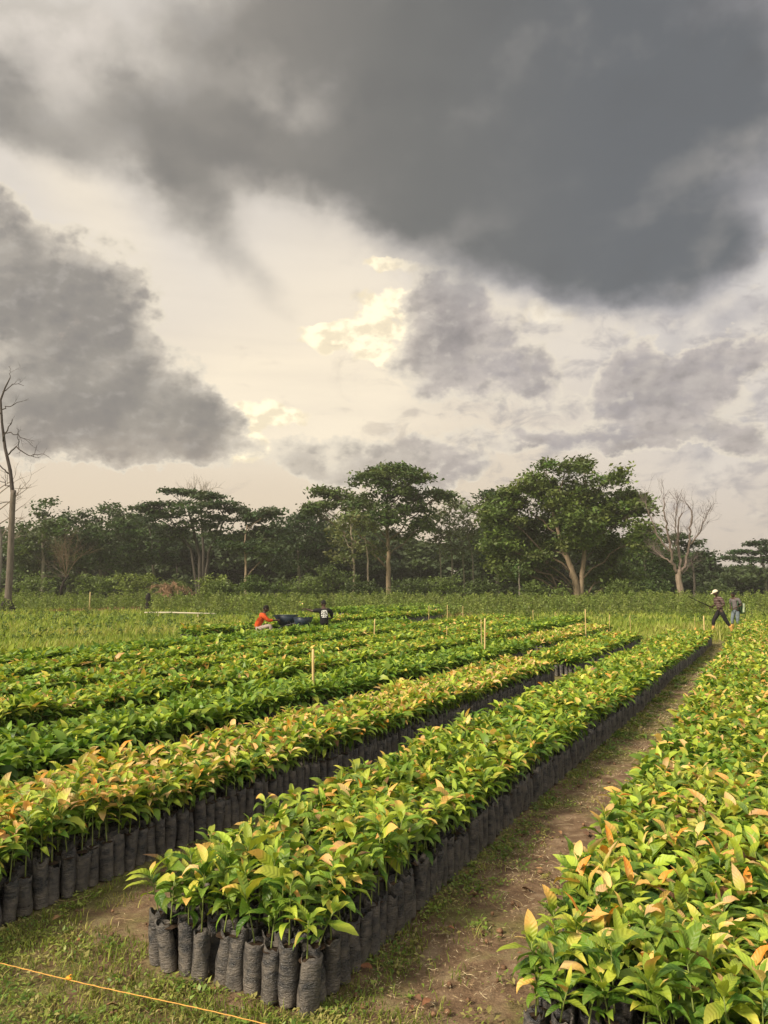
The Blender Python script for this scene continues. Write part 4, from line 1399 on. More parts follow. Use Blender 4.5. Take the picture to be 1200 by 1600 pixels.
def build_grass():
    rng = np.random.default_rng(3)
    mb = MB()
    # short tufts on the bare ground between the beds
    n = 3600
    rr = 0.9 + 26 * rng.random(n) ** 1.9
    ss = rng.uniform(-3.75, -0.85, n)
    ss[: n // 3] = -1.9 + np.abs(rng.normal(0, 0.16, n // 3))
    ss[n // 3: n // 2] = -3.74 + np.abs(rng.normal(0, 0.2, n // 2 - n // 3))
    corner = rng.random(n) < 0.42
    rr = np.where(corner, rng.uniform(1.2, 3.1, n), rr)
    ss = np.where(corner, rng.uniform(-4.0, -1.2, n), ss)
    k = ~in_bed(rr, ss, 0.06) & (snoise(rr, ss, 2.2, 4) + rng.normal(0, 0.25, n) + np.where(corner & (ss < -2.0), 0.3, 0) > 0.0)
    rr, ss = rr[k], ss[k]
    per = 16
    g = np.repeat(np.arange(len(rr)), per)
    sig = rng.uniform(0.02, 0.075, len(rr))[g]
    r2 = rr[g] + rng.normal(0, 1, len(g)) * sig
    s2 = ss[g] + rng.normal(0, 1, len(g)) * sig
    X = RD[0] * r2 + SD[0] * s2
    Y = RD[1] * r2 + SD[1] * s2
    kk = ~in_bed(r2, s2, 0.05) & (Y > 0.8)
    X, Y, g = X[kk], Y[kk], g[kk]
    base = np.array([(0.17, 0.22, 0.035), (0.24, 0.285, 0.05), (0.35, 0.33, 0.10), (0.13, 0.17, 0.03)])[rng.integers(0, 4, len(rr))][g]
    h = (rng.uniform(0.012, 0.042, len(rr))[g]) * rng.uniform(0.5, 1.3, len(g))
    blades(mb, X, Y, h, rng.uniform(0.003, 0.006, len(g)), base * rng.uniform(0.75, 1.3, (len(g), 1)), rng, 1.8)
    # the field around the beds
    n = 150000
    D = 11 * (66 / 11) ** rng.random(n)
    az = np.radians(rng.uniform(-36, 36, n))
    X, Y = D * np.sin(az), D * np.cos(az)
    r2 = X * RD[0] + Y * RD[1]
    s2 = X * SD[0] + Y * SD[1]
    left = (s2 + 0.12 * np.clip(r2, 0, 30) * 0 < -14.0) & ~((s2 > -17.4) & (r2 > 18.5) & (r2 < 38.5))
    far = (r2 > np.where(s2 > -2.9, 35, np.where(s2 > -9, 33.5, 36))) | ((r2 > 24) & (s2 < -1.95) & (s2 > -8.2))
    edge_r = (s2 > -1.9) & (s2 < -1.0) & (r2 > 27)
    k = (left | far | edge_r) & ~in_bed(r2, s2, 0.1)
    X, Y, D = X[k], Y[k], D[k]
    n = len(X)
    cl = snoise(X, Y, 0.5, 9) + 0.6 * snoise(X, Y, 1.7, 10)
    pal = np.array([(0.13, 0.19, 0.03), (0.20, 0.27, 0.04), (0.28, 0.33, 0.06), (0.34, 0.33, 0.10)])
    ci = np.clip(np.round(1.5 + cl * 1.6 + rng.normal(0, 0.6, n)), 0, 3).astype(int)
    col = pal[ci] * rng.uniform(0.75, 1.25, (n, 1))
    dry = (snoise(X, Y, 0.18, 12) > 0.34) & (D > 42)
    col[dry] = np.array((0.26, 0.17, 0.09)) * rng.uniform(0.7, 1.2, (dry.sum(), 1))
    h = rng.uniform(0.08, 0.28, n) * (1.0 + 0.55 * cl)
    blades(mb, X, Y, np.maximum(h, 0.05), 0.0075 * np.maximum(1, D / 6) * rng.uniform(0.7, 1.3, n), col, rng, 1.0)
    tag(mb.build("grass", M_GRASS), kind="stuff")


build_grass()


def build_weeds():
    rng = np.random.default_rng(41)
    mb = MB()
    n = 5200
    D = rng.uniform(40, 68, n)
    px = rng.uniform(-170, 1370, n)
    X = (px - 600) / FPX * D
    cl = snoise(X, D, 0.35, 3)
    r2 = X * RD[0] + D * RD[1]
    s2 = X * SD[0] + D * SD[1]
    front = 45 + 5 * cl + np.where(px < 330, 7, 0)
    k = (D > front) & ~in_bed(r2, s2, 0.4)
    k |= (rng.random(n) < 0.10) & (D > 38) & ~in_bed(r2, s2, 0.4)
    X, D, cl = X[k], D[k], cl[k]
    H = rng.uniform(0.55, 1.25, len(X)) * (1 + 0.35 * cl) * np.where(D < 46, 0.7, 1)
    for x, d, h in zip(X, D, H):
        m = int(20 + 26 * h)
        t = rng.random(m) ** 0.7
        w = 0.08 + 0.22 * h * np.sin(np.pi * np.clip(t, 0.1, 0.95))
        an = rng.uniform(0, 6.28, m)
        p = np.stack([x + np.cos(an) * w * rng.random(m), d + np.sin(an) * w * rng.random(m), h * t], 1)
        c = np.array([(0.11, 0.155, 0.03), (0.14, 0.19, 0.035), (0.19, 0.23, 0.055), (0.13, 0.16, 0.04)])[int(rng.integers(4))] * rng.uniform(0.8, 1.2)
        leaf_cloud(mb, p, 0.075, np.tile(c, (m, 1)) * rng.uniform(0.75, 1.3, (m, 1)), rng, 0.3, 0.42)
        mb.tube([(x, d, -0.02), (x + rng.normal(0, 0.05), d, h * 0.98)], (0.012, 0.005), 4, (0.09, 0.11, 0.04), 0, cap=False)
    # scattered taller weeds in the nearer grass
    for q in range(620):
        d = rng.uniform(24, 44)
        px = rng.uniform(-100, 1300)
        x = (px - 600) / FPX * d
        r2, s2 = x * RD[0] + d * RD[1], x * SD[0] + d * SD[1]
        if not ((s2 < -17.6) or r2 > 38.5) or in_bed(np.array([r2]), np.array([s2]), 0.3)[0]:
            continue
        h = rng.uniform(0.15, 0.6)
        m = 26
        t = rng.random(m)
        an = rng.uniform(0, 6.28, m)
        w = 0.06 + 0.2 * h
        p = np.stack([x + np.cos(an) * w * rng.random(m), d + np.sin(an) * w * rng.random(m), h * t], 1)
        leaf_cloud(mb, p, 0.06, np.array((0.09, 0.14, 0.028)) * rng.uniform(0.7, 1.3, (m, 1)), rng, 0.3, 0.45)
    tag(mb.build("tall_weeds", M_TREE), kind="stuff")

    # mats of small leaved weeds on the near ground and along the bags
    mb = MB()
    n = 4600
    rr = 1.2 + 20 * rng.random(n) ** 2.0
    s2 = rng.uniform(-3.9, -0.85, n)
    u = rng.random(n)
    s2 = np.where(u < 0.3, -1.86 + np.abs(rng.normal(0, 0.15, n)), np.where(u < 0.4, -3.7 + np.abs(rng.normal(0, 0.16, n)), np.where(u < 0.47, -0.95 - np.abs(rng.normal(0, 0.1, n)), s2)))
    corner = u > 0.66
    rr = np.where(corner, rng.uniform(1.3, 3.0, n), rr)
    k = ~in_bed(rr, s2, 0.03) & (snoise(rr, s2, 3.2, 31) + rng.normal(0, 0.2, n) + np.where(corner, 0.18, 0) + np.where(u < 0.47, 0.1, -0.08) > 0.02)
    rr, s2 = rr[k], s2[k]
    n = len(rr)
    per = 20
    g = np.repeat(np.arange(n), per)
    m = len(g)
    sig = rng.uniform(0.015, 0.06, n)[g]
    r2, s3 = rr[g] + rng.normal(0, 1, m) * sig, s2[g] + rng.normal(0, 1, m) * sig
    ok = ~in_bed(r2, s3, 0.02)
    r2, s3, g = r2[ok], s3[ok], g[ok]
    m = len(g)
    far = np.clip(rr[g] / 6, 1, 2.2)
    L = rng.uniform(0.010, 0.030, n)[g] * rng.uniform(0.6, 1.4, m) * far
    c = np.array([(0.11, 0.19, 0.03), (0.17, 0.25, 0.04), (0.25, 0.30, 0.06), (0.30, 0.28, 0.09)])[rng.integers(0, 4, n)][g] * rng.uniform(0.75, 1.25, (m, 1))
    org = np.stack([RD[0] * r2 + SD[0] * s3, RD[1] * r2 + SD[1] * s3, rng.uniform(0.002, 0.03, m) * rng.uniform(0.3, 1, n)[g]], 1)
    V, F, col, uv = leaf_batch(org, rng.uniform(0, 6.28, m), np.radians(rng.uniform(5, 60, m)), L, L * rng.uniform(0.3, 0.6, m), np.radians(rng.uniform(10, 70, m)), np.full(m, 0.2), c, c * 1.1, np.full(m, 0.5), 2, 2, rng)
    mb.add(V, F, col, uv)
    tag(mb.build("ground_weeds", M_LEAFFAR), kind="stuff")

    # dry straw and stalks: patches of short litter and a few long stalks
    mb = MB()
    n = 52000
    rr = 1.2 + 24 * rng.random(n) ** 2.1
    s2 = np.where(rng.random(n) < 0.7, rng.uniform(-1.95, -0.8, n), rng.uniform(-3.9, -0.8, n))
    s2 = np.where((rr > 2.95) & (s2 < -1.95), np.where(s2 < -2.75, s2, -1.4 + 0.3 * rng.normal(0, 1, n)), s2)
    k = ~in_bed(rr, s2, 0.03) & (snoise(rr, s2, 2.6, 21) + 0.5 * snoise(rr, s2, 8.0, 22) + rng.normal(0, 0.22, n) > -0.12)
    rr, s2 = rr[k], s2[k]
    n = len(rr)
    L = rng.uniform(0.008, 0.05, n) * rng.uniform(0.4, 1.3, n) * np.clip(rr / 5, 1, 2.5)
    an = rng.uniform(0, 6.28, n)
    a = np.stack([np.cos(an) * L / 2, np.sin(an) * L / 2, rng.normal(0, 0.12, n) * L], 1)
    w = rng.uniform(0.0006, 0.0017, n) * np.clip(rr / 4, 1, 3)
    b = np.stack([-np.sin(an) * w, np.cos(an) * w, rng.normal(0, 0.3, n) * w], 1)
    c = np.stack([RD[0] * rr + SD[0] * s2, RD[1] * rr + SD[1] * s2, rng.uniform(0.001, 0.011, n)], 1)
    V, F = diamonds(c, a, b)
    col = np.array([(0.46, 0.36, 0.20), (0.36, 0.27, 0.15), (0.22, 0.15, 0.085), (0.56, 0.47, 0.30), (0.16, 0.10, 0.06)])[rng.integers(0, 5, n)] * rng.uniform(0.8, 1.15, (n, 1))
    mb.add(V, F, np.repeat(col, 4, 0))
    for q in range(260):
        r, s = 1.3 + 9 * rng.random() ** 1.7, rng.uniform(-3.9, -0.9)
        if rng.random() < 0.55:
            s = rng.uniform(-1.85, -0.95)
        if in_bed(np.array([r]), np.array([s]), 0.06)[0]:
            continue
        p = RS(r, s)
        L = rng.uniform(0.04, 0.16) if rng.random() < 0.85 else rng.uniform(0.2, 0.4)
        an = rng.uniform(0, 6.28)
        b = rng.normal(0, 0.6) * L
        t = np.linspace(-0.5, 0.5, 6)
        P = np.stack([p.x + math.cos(an) * t * L - math.sin(an) * b * t ** 2, p.y + math.sin(an) * t * L + math.cos(an) * b * t ** 2, 0.004 + 0.014 * np.abs(np.sin(t * 5 + an)) * rng.random()], 1)
        c = np.array([(0.42, 0.32, 0.17), (0.34, 0.25, 0.13), (0.22, 0.14, 0.08), (0.5, 0.42, 0.26)])[int(rng.integers(4))]
        mb.tube(P, rng.uniform(0.0006, 0.0016), 4, c)
    # dead brown leaves
    k = 110
    rr, s2 = 1.5 + 6 * rng.random(k) ** 1.5, rng.uniform(-3.6, -1.0, k)
    ok = ~in_bed(rr, s2, 0.03)
    rr, s2 = rr[ok], s2[ok]
    k = len(rr)
    org = np.stack([RD[0] * rr + SD[0] * s2, RD[1] * rr + SD[1] * s2, np.full(k, 0.012)], 1)
    L = rng.uniform(0.03, 0.10, k)
    c = np.array([(0.2, 0.09, 0.045), (0.3, 0.17, 0.08), (0.13, 0.07, 0.04)])[rng.integers(0, 3, k)]
    V, F, col, uv = leaf_batch(org, rng.uniform(0, 6.28, k), np.radians(rng.uniform(0, 25, k)), L, L * 0.45, np.radians(rng.uniform(10, 60, k)), rng.uniform(0, 0.6, k), c, c, np.full(k, 0.5), 5, 2, rng)
    mb.add(V, F, col, uv)
    # clods of earth
    for q in range(420):
        r, s = 1.3 + 7 * rng.random() ** 1.6, rng.uniform(-3.8, -0.9)
        if in_bed(np.array([r]), np.array([s]), 0.05)[0]:
            continue
        p = RS(r, s)
        z = rng.uniform(0.004, 0.014)
        sc = rng.uniform(0.8, 1.6)
        mb.tube([(p.x, p.y, -0.004), (p.x + rng.normal(0, .002), p.y, z * 0.5), (p.x + rng.normal(0, .003), p.y + rng.normal(0, .003), z)], (z * sc, z * sc * rng.uniform(0.7, 1.1), z * 0.4), 6, np.array((0.16, 0.09, 0.05)) * rng.uniform(0.7, 1.4))
    tag(mb.build("dry_straw", M_STRAW), kind="stuff")


build_weeds()


def build_hills():
    mb = MB()
    x = np.linspace(-700, 700, 240)
    h = 6 + 13 * np.exp(-((x - 305) / 70) ** 2) + 5 * np.exp(-((x - 190) / 50) ** 2) + 1.5 * np.sin(x * 0.04) + 0.7 * np.sin(x * 0.16)
    V = np.concatenate([np.stack([x, np.full_like(x, 610), np.full_like(x, -2)], 1), np.stack([x, np.full_like(x, 690), h], 1), np.stack([x, np.full_like(x, 760), np.full_like(x, -2)], 1)])
    i = np.arange(239)
    F = np.concatenate([np.stack([i, i + 1, i + 241, i + 240], 1), np.stack([i + 240, i + 241, i + 481, i + 480], 1)])
    mb.add(V, F)
    tag(mb.build("hills", mat_plain("hill_forest", (0.06, 0.09, 0.05), 1.0, 0.0, 0.08, 0.3, 0.0)), kind="structure")


build_hills()


def build_haze():
    m = bpy.data.materials.new("haze")
    m.use_nodes = True
    nt = m.node_tree
    nt.nodes.clear()
    o = nt.nodes.new('ShaderNodeOutputMaterial')
    v = nt.nodes.new('ShaderNodeVolumePrincipled')
    v.inputs['Color'].default_value = (0.92, 0.89, 0.83, 1)
    v.inputs['Density'].default_value = 0.0005
    v.inputs['Anisotropy'].default_value = 0.2
    nt.links.new(v.outputs[0], o.inputs['Volume'])
    mb = MB()
    mb.box((0, 0, 12.0), (1640, 1640, 26.0))
    h = mb.build("haze", m, smooth=False)
    tag(h, kind="stuff")


build_haze()

# ------------------------------------------------------------------ people
def skin_mesh(joints, edges, root, levels=1):
    """joints: {name: ((x,y,z), radius)}; grows one continuous surface along the edges"""
    names = list(joints)
    me = bpy.data.meshes.new("skeleton")
    me.from_pydata([joints[n][0] for n in names], [(names.index(a), names.index(b)) for a, b in edges], [])
    ob = bpy.data.objects.new("skeleton", me)
    C.objects.link(ob)
    ob.modifiers.new("skin", 'SKIN')
    lay = me.skin_vertices[0].data
    for i, n in enumerate(names):
        r = joints[n][1]
        lay[i].radius = (r, r) if np.ndim(r) == 0 else r
        lay[i].use_root = (n == root)
    sub = ob.modifiers.new("smooth", 'SUBSURF')
    sub.levels = sub.render_levels = levels
    dg = bpy.context.evaluated_depsgraph_get()
    dg.update()
    out = bpy.data.meshes.new_from_object(ob.evaluated_get(dg))
    bpy.data.objects.remove(ob)
    bpy.data.meshes.remove(me)
    out.materials.clear()
    for p in out.polygons:
        p.use_smooth = True
    return out


def ellipsoid(bm, c, r, rot=None, seg=16, rings=12, shape=None):
    res = bmesh.ops.create_uvsphere(bm, u_segments=seg, v_segments=rings, radius=1.0)
    M = Matrix.Translation(c) @ (rot if rot is not None else Matrix.Identity(4))
    for v in res['verts']:
        p = Vector((v.co.x * r[0], v.co.y * r[1], v.co.z * r[2]))
        if shape:
            p = shape(v.co.copy(), p)
        v.co = M @ p
    return res['verts']


def bm_obj(name, bm, mat, parent):
    me = bpy.data.meshes.new(name)
    bm.to_mesh(me)
    bm.free()
    for p in me.polygons:
        p.use_smooth = True
    me.materials.append(mat)
    return link(name, me, parent)


def add_mb_to_bm(bm, mb):
    V = np.vstack(mb.V)
    F = np.vstack(mb.F)
    vs = [bm.verts.new(v) for v in V]
    for f in F:
        try:
            bm.faces.new([vs[i] for i in f])
        except ValueError:
            pass


SKIN = mat_plain("dark_skin", (0.060, 0.033, 0.022), 0.5, 0.4, 25, 0.1)
HAIR = mat_plain("black_hair", (0.012, 0.010, 0.009), 0.85, 0.2, 90, 0.4, 0.006)


def person(label, loc, rz, scale, J, shirt, trousers, shoe, sleeve=1.0, shin=1.0, boot_top=0.0, cap=None, shirt_len=0.0):
    """J: joint positions for pelvis, waist, chest, neck, head and the left/right limbs"""
    rt = thing("person", loc, label, "person", None, rz)
    rt.scale = (scale,) * 3
    V = {k: Vector(v) for k, v in J.items()}
    hd = V["head"]
    hdir = (hd - V["neck"]).normalized()
    jt = {"pelvis": (V["pelvis"], (0.10, 0.075)), "waist": (V["waist"], (0.10, 0.072)), "chest": (V["chest"], (0.135, 0.088)),
          "collar": (V["chest"].lerp(V["neck"], 0.55), (0.10, 0.08)), "neck": (V["neck"], 0.055), "jaw": (V["neck"].lerp(hd, 0.5), 0.056)}
    ed = [("pelvis", "waist"), ("waist", "chest"), ("chest", "collar"), ("collar", "neck"), ("neck", "jaw")]
    for s in "LR":
        jt["shoulder" + s] = (V["shoulder" + s], 0.062)
        jt["elbow" + s] = (V["elbow" + s], 0.043)
        jt["wrist" + s] = (V["wrist" + s], 0.028)
        d = (V["wrist" + s] - V["elbow" + s]).normalized()
        jt["palm" + s] = (V["wrist" + s] + d * 0.07, (0.036, 0.018))
        jt["hip" + s] = (V["hip" + s], 0.07)
        jt["knee" + s] = (V["knee" + s], 0.058)
        jt["calf" + s] = (V["knee" + s].lerp(V["ankle" + s], 0.35), 0.056)
        jt["ankle" + s] = (V["ankle" + s], 0.038)
        jt["toe" + s] = (V["toe" + s], (0.04, 0.026))
        ed += [("collar", "shoulder" + s), ("shoulder" + s, "elbow" + s), ("elbow" + s, "wrist" + s), ("wrist" + s, "palm" + s),
               ("pelvis", "hip" + s), ("hip" + s, "knee" + s), ("knee" + s, "calf" + s), ("calf" + s, "ankle" + s), ("ankle" + s, "toe" + s)]
    sk = skin_mesh(jt, ed, "pelvis")
    bm = bmesh.new()
    bm.from_mesh(sk)
    # head: brow, nose, chin and ears on one ellipsoid; the face looks along +Y tilted with the head
    face = Vector(J.get("face", (0, 1, 0))).normalized()
    zax = hdir
    yax = (face - zax * face.dot(zax)).normalized()
    xax = yax.cross(zax)
    R = Matrix((xax, yax, zax)).transposed().to_4x4()

    def shape(u, p):
        if u.z < 0:
            p.x *= 1 + 0.22 * u.z
            if u.y > 0:
                p.y *= 1.0 + 0.05 * u.z
        if u.y > 0.85 and abs(u.x) < 0.3 and -0.35 < u.z < 0.1:
            p.y += 0.022
        if u.y > 0.6 and 0.12 < u.z < 0.3:
            p.y -= 0.006
        return p
    ellipsoid(bm, hd, (0.074, 0.097, 0.118), R, 20, 16, shape)
    for sx in (-1, 1):
        ellipsoid(bm, hd + R.to_3x3() @ Vector((sx * 0.075, -0.005, -0.01)), (0.012, 0.02, 0.032), R, 8, 6)
    # five fingers on each hand, curled, the thumb from the side of the palm
    for s in "LR":
        d = (V["wrist" + s] - V["elbow" + s]).normalized()
        side = d.cross(Vector((0, 0, 1)))
        side = side.normalized() if side.length > 0.1 else Vector((1, 0, 0))
        dn = side.cross(d).normalized() * -1
        pm = V["wrist" + s] + d * 0.085
        mb = MB()
        for q in range(4):
            b0 = pm + side * (q - 1.5) * 0.018 - d * 0.01
            L = (0.072, 0.082, 0.077, 0.06)[q]
            mb.tube([b0, b0 + d * L * 0.45, b0 + d * L * 0.75 + dn * L * 0.3, b0 + d * L * 0.72 + dn * L * 0.6], (0.0095, 0.009, 0.008, 0.0065), 6)
        b0 = V["wrist" + s] + d * 0.03 + side * -0.028
        mb.tube([b0, b0 + d * 0.03 - side * 0.022, b0 + d * 0.058 - side * 0.018 + dn * 0.015], (0.011, 0.0095, 0.007), 6)
        add_mb_to_bm(bm, mb)
    bpy.data.meshes.remove(sk)
    bm_obj("body", bm, SKIN, rt)

    # eyes
    # hair or cap
    hb = bmesh.new()
    Rm = R.to_3x3()
    ellipsoid(hb, hd + Rm @ Vector((0, -0.010, 0.022)), (0.079, 0.098, 0.105), R, 18, 12, lambda u, p: p if (u.z > -0.15 - 0.7 * max(0, -u.y) or u.y < 0) else p * 0.86)
    bm_obj("hair", hb, HAIR, rt)
    if cap is not None:
        cb = bmesh.new()
        ellipsoid(cb, hd + Rm @ Vector((0, -0.004, 0.045)), (0.086, 0.108, 0.092), R, 20, 12, lambda u, p: Vector((p.x, p.y, max(p.z, -0.012))))
        ellipsoid(cb, hd + Rm @ Vector((0, 0.125, 0.038)), (0.066, 0.07, 0.008), R @ Matrix.Rotation(-0.16, 4, 'X'), 16, 6)
        bm_obj("cap", cb, cap, rt)

    # shirt
    low = V["pelvis"].lerp(V["waist"], 0.0 - shirt_len)
    sj = {"hem": (low, (0.166, 0.128)), "waist": (V["waist"], (0.148, 0.116)), "chest": (V["chest"], (0.172, 0.122)),
          "collar": (V["chest"].lerp(V["neck"], 0.5), (0.115, 0.09)), "neck": (V["chest"].lerp(V["neck"], 0.85), 0.066)}
    se = [("hem", "waist"), ("waist", "chest"), ("chest", "collar"), ("collar", "neck")]
    for s in "LR":
        sj["shoulder" + s] = (V["shoulder" + s], 0.078)
        se.append(("collar", "shoulder" + s))
        if sleeve <= 1:
            sj["cuff" + s] = (V["shoulder" + s].lerp(V["elbow" + s], sleeve), 0.066 if sleeve < 0.95 else 0.056)
            se.append(("shoulder" + s, "cuff" + s))
        else:
            sj["elbow" + s] = (V["elbow" + s], 0.056)
            sj["cuff" + s] = (V["elbow" + s].lerp(V["wrist" + s], sleeve - 1), 0.043)
            se += [("shoulder" + s, "elbow" + s), ("elbow" + s, "cuff" + s)]
    me = skin_mesh(sj, se, "hem")
    me.materials.append(shirt)
    sh = link("shirt", me, rt)

    # trousers
    tj = {"belt": (V["pelvis"].lerp(V["waist"], 0.45), (0.142, 0.108)), "seat": (V["pelvis"], (0.152, 0.118))}
    te = [("belt", "seat")]
    for s in "LR":
        tj["hip" + s] = (V["hip" + s], 0.104)
        tj["knee" + s] = (V["knee" + s], 0.076)
        tj["cuff" + s] = (V["knee" + s].lerp(V["ankle" + s], shin), 0.066)
        te += [("seat", "hip" + s), ("hip" + s, "knee" + s), ("knee" + s, "cuff" + s)]
    me = skin_mesh(tj, te, "seat")
    me.materials.append(trousers)
    link("trousers", me, rt)

    # boots or shoes
    for s in "LR":
        an, to = V["ankle" + s], V["toe" + s]
        fd = (to - an)
        heel = Vector((an.x - fd.x * 0.18, an.y - fd.y * 0.18, an.z - 0.055))
        bj = {"top": (an.lerp(V["knee" + s], max(boot_top, 0.12)), 0.066 if boot_top > 0.3 else 0.05), "ankle": (an, 0.056), "heel": (heel, (0.05, 0.04)), "mid": (an.lerp(to, 0.55) - Vector((0, 0, 0.01)), (0.052, 0.04)), "toe": (to + fd.normalized() * 0.03, (0.05, 0.03))}
        me = skin_mesh(bj, [("top", "ankle"), ("ankle", "heel"), ("ankle", "mid"), ("mid", "toe")], "top")
        me.materials.append(shoe)
        link("boot" if boot_top > 0.3 else "shoe", me, rt)
    return rt, sh


def cloth(name, col, stripes=None):
    m, T, b, o = material(name)
    obj = T.node('ShaderNodeTexCoord').outputs['Object']
    n = T.noise(obj, 14.0, 4, 0.6)
    c = (*col, 1)
    if stripes:
        s = T.node('ShaderNodeSeparateXYZ')
        T.l.new(obj, s.inputs[0])
        k = T.m('SINE', T.m('MULTIPLY', s.outputs[2], 100.0))
        c = T.mix(T.step(k, 0.1, 0.5), c, (*stripes, 1))
    T.l.new(T.mix(1.0, c, T.ramp(n, [(0.3, (0.7, 0.7, 0.7, 1)), (0.7, (1.15, 1.15, 1.15, 1))]), 'MULTIPLY'), b.inputs['Base Color'])
    b.inputs['Roughness'].default_value = 0.85
    b.inputs['Specular IOR Level'].default_value = 0.2
    bump(T, b, n, 0.7, 0.03)
    return m


def build_people():
    # man in a cap striding to the left, holding a long dark stick
    p = ground_at(1127, 991)
    walk = {"pelvis": (0, 0, 0.90), "waist": (0, 0.03, 1.08), "chest": (0, 0.07, 1.27), "neck": (0, 0.11, 1.45), "head": (0, 0.155, 1.575), "face": (0, 1, -0.25),
            "shoulderL": (0.19, 0.06, 1.38), "elbowL": (0.25, -0.07, 1.13), "wristL": (0.17, 0.15, 1.04),
            "shoulderR": (-0.19, 0.10, 1.38), "elbowR": (-0.24, 0.08, 1.11), "wristR": (-0.12, 0.28, 1.05),
            "hipL": (0.10, 0, 0.87), "kneeL": (0.11, -0.17, 0.50), "ankleL": (0.11, -0.42, 0.12), "toeL": (0.11, -0.27, 0.035),
            "hipR": (-0.10, 0.01, 0.87), "kneeR": (-0.10, 0.24, 0.50), "ankleR": (-0.10, 0.26, 0.10), "toeR": (-0.10, 0.44, 0.03)}
    # local +Y is where a person faces; left hand is -X.  Mirror the names so L is the left limb
    walk = {k: (-v[0], v[1], v[2]) if k != "face" else v for k, v in walk.items()}
    cream = mat_plain("cream_cotton", (0.62, 0.55, 0.43), 0.85, 0.2, 30, 0.1)
    tan = mat_plain("tan_rubber", (0.55, 0.29, 0.085), 0.5, 0.4, 18, 0.2)
    rt, _ = person("person in cream cap, striped top and tan boots striding left with a long stick", p, math.radians(90), 0.955, walk,
                   cloth("striped_jersey", (0.06, 0.022, 0.024), (0.2, 0.16, 0.15)), cloth("dark_trousers", (0.016, 0.014, 0.016)), tan, 0.95, 0.42, 0.62, cream, 0.25)
    # the stick
    D = p.y
    mb = MB()
    h = Vector(p) + Matrix.Rotation(math.radians(90), 3, 'Z') @ Vector((0.05, 0.33, 1.04)) * 0.955
    a, b2 = point_at(1076, 932, D - 0.6), h
    ext = b2 + (b2 - a) * 0.10
    P = [a, a.lerp(b2, 0.35) + Vector((0, 0, -0.012)), a.lerp(b2, 0.7) + Vector((0, 0, -0.008)), b2, ext]
    o0 = Vector(P[3])
    mb.tube([q - o0 for q in P], (0.013, 0.016, 0.018, 0.02, 0.02), 8, (0.02, 0.017, 0.015))
    o = mb.build("long_stick", M_WOOD)
    o.location = o0
    tag(o, "long dark stick held forward and up by the man in the cap", "stick")

    # man in a grey shirt behind him
    p = ground_at(1151, 986)
    stand = {"pelvis": (0, 0, 0.90), "waist": (0, 0.02, 1.08), "chest": (0, 0.05, 1.28), "neck": (0, 0.09, 1.46), "head": (0, 0.135, 1.575), "face": (0.12, 1, -0.5),
             "shoulderL": (-0.19, 0.04, 1.39), "elbowL": (-0.26, -0.04, 1.12), "wristL": (-0.13, 0.18, 1.02),
             "shoulderR": (0.19, 0.04, 1.39), "elbowR": (0.25, 0.0, 1.12), "wristR": (0.11, 0.2, 1.04),
             "hipL": (-0.10, 0, 0.87), "kneeL": (-0.11, 0.05, 0.50), "ankleL": (-0.11, -0.03, 0.10), "toeL": (-0.13, 0.15, 0.03),
             "hipR": (0.10, 0, 0.87), "kneeR": (0.11, 0.12, 0.50), "ankleR": (0.11, 0.1, 0.10), "toeR": (0.12, 0.28, 0.03)}
    rz = math.radians(118)
    rt, _ = person("person in grey shirt and blue grey trousers looking down, carrying a sprayer", p, rz, 0.90, stand,
                   cloth("grey_shirt", (0.135, 0.12, 0.125)), cloth("blue_grey_trousers", (0.135, 0.165, 0.19)), tan, 0.85, 0.5, 0.6, None, 0.35)
    # knapsack sprayer on his back
    k = thing("knapsack_sprayer", Vector(p) + Matrix.Rotation(rz, 3, 'Z') @ Vector((-0.06, -0.22, 0.98)) * 0.9, "dark green sprayer tank with a pale side worn on the grey shirted man's back", "sprayer", None, rz)
    mg = mat_plain("green_plastic", (0.03, 0.07, 0.03), 0.45, 0.4, 20, 0.1)
    mw = mat_plain("pale_plastic", (0.55, 0.62, 0.42), 0.5, 0.4, 20, 0.1)
    def rbox(name, c, s, m, bev=0.03, par=None):
        bm = bmesh.new()
        bmesh.ops.create_cube(bm, size=1.0)
        for v in bm.verts:
            v.co = Vector((v.co.x * s[0], v.co.y * s[1], v.co.z * s[2])) + Vector(c)
        bmesh.ops.bevel(bm, geom=bm.edges[:] + bm.verts[:], offset=bev, segments=3, affect='EDGES', profile=0.5)
        return bm_obj(name, bm, m, par)
    rbox("tank", (0, 0, 0), (0.36, 0.17, 0.42), mg, 0.045, k)
    rbox("side_panel", (-0.165, 0.02, 0.02), (0.05, 0.10, 0.34), mw, 0.012, k)
    ld = MB()
    ld.tube([(0, -0.02, 0.20), (0, -0.02, 0.25), (0, -0.02, 0.265)], (0.06, 0.06, 0.045), 12, (0.02, 0.02, 0.02))
    ld.build("lid", mg, k)
    st = MB()
    for sx in (-0.1, 0.1):
        st.tube([(sx, 0.07, 0.16), (sx * 1.1, 0.14, 0.33), (sx * 1.2, 0.25, 0.34), (sx * 1.3, 0.33, 0.18), (sx * 1.3, 0.28, -0.02), (sx * 1.1, 0.1, -0.14)], 0.016, 6, (0.02, 0.02, 0.02))
    st.build("strap", mg, k)

    # person in orange sitting at the wheelbarrow, facing right
    p = Vector((point_at(404, 914, 25.0).x, 25.0, 0))
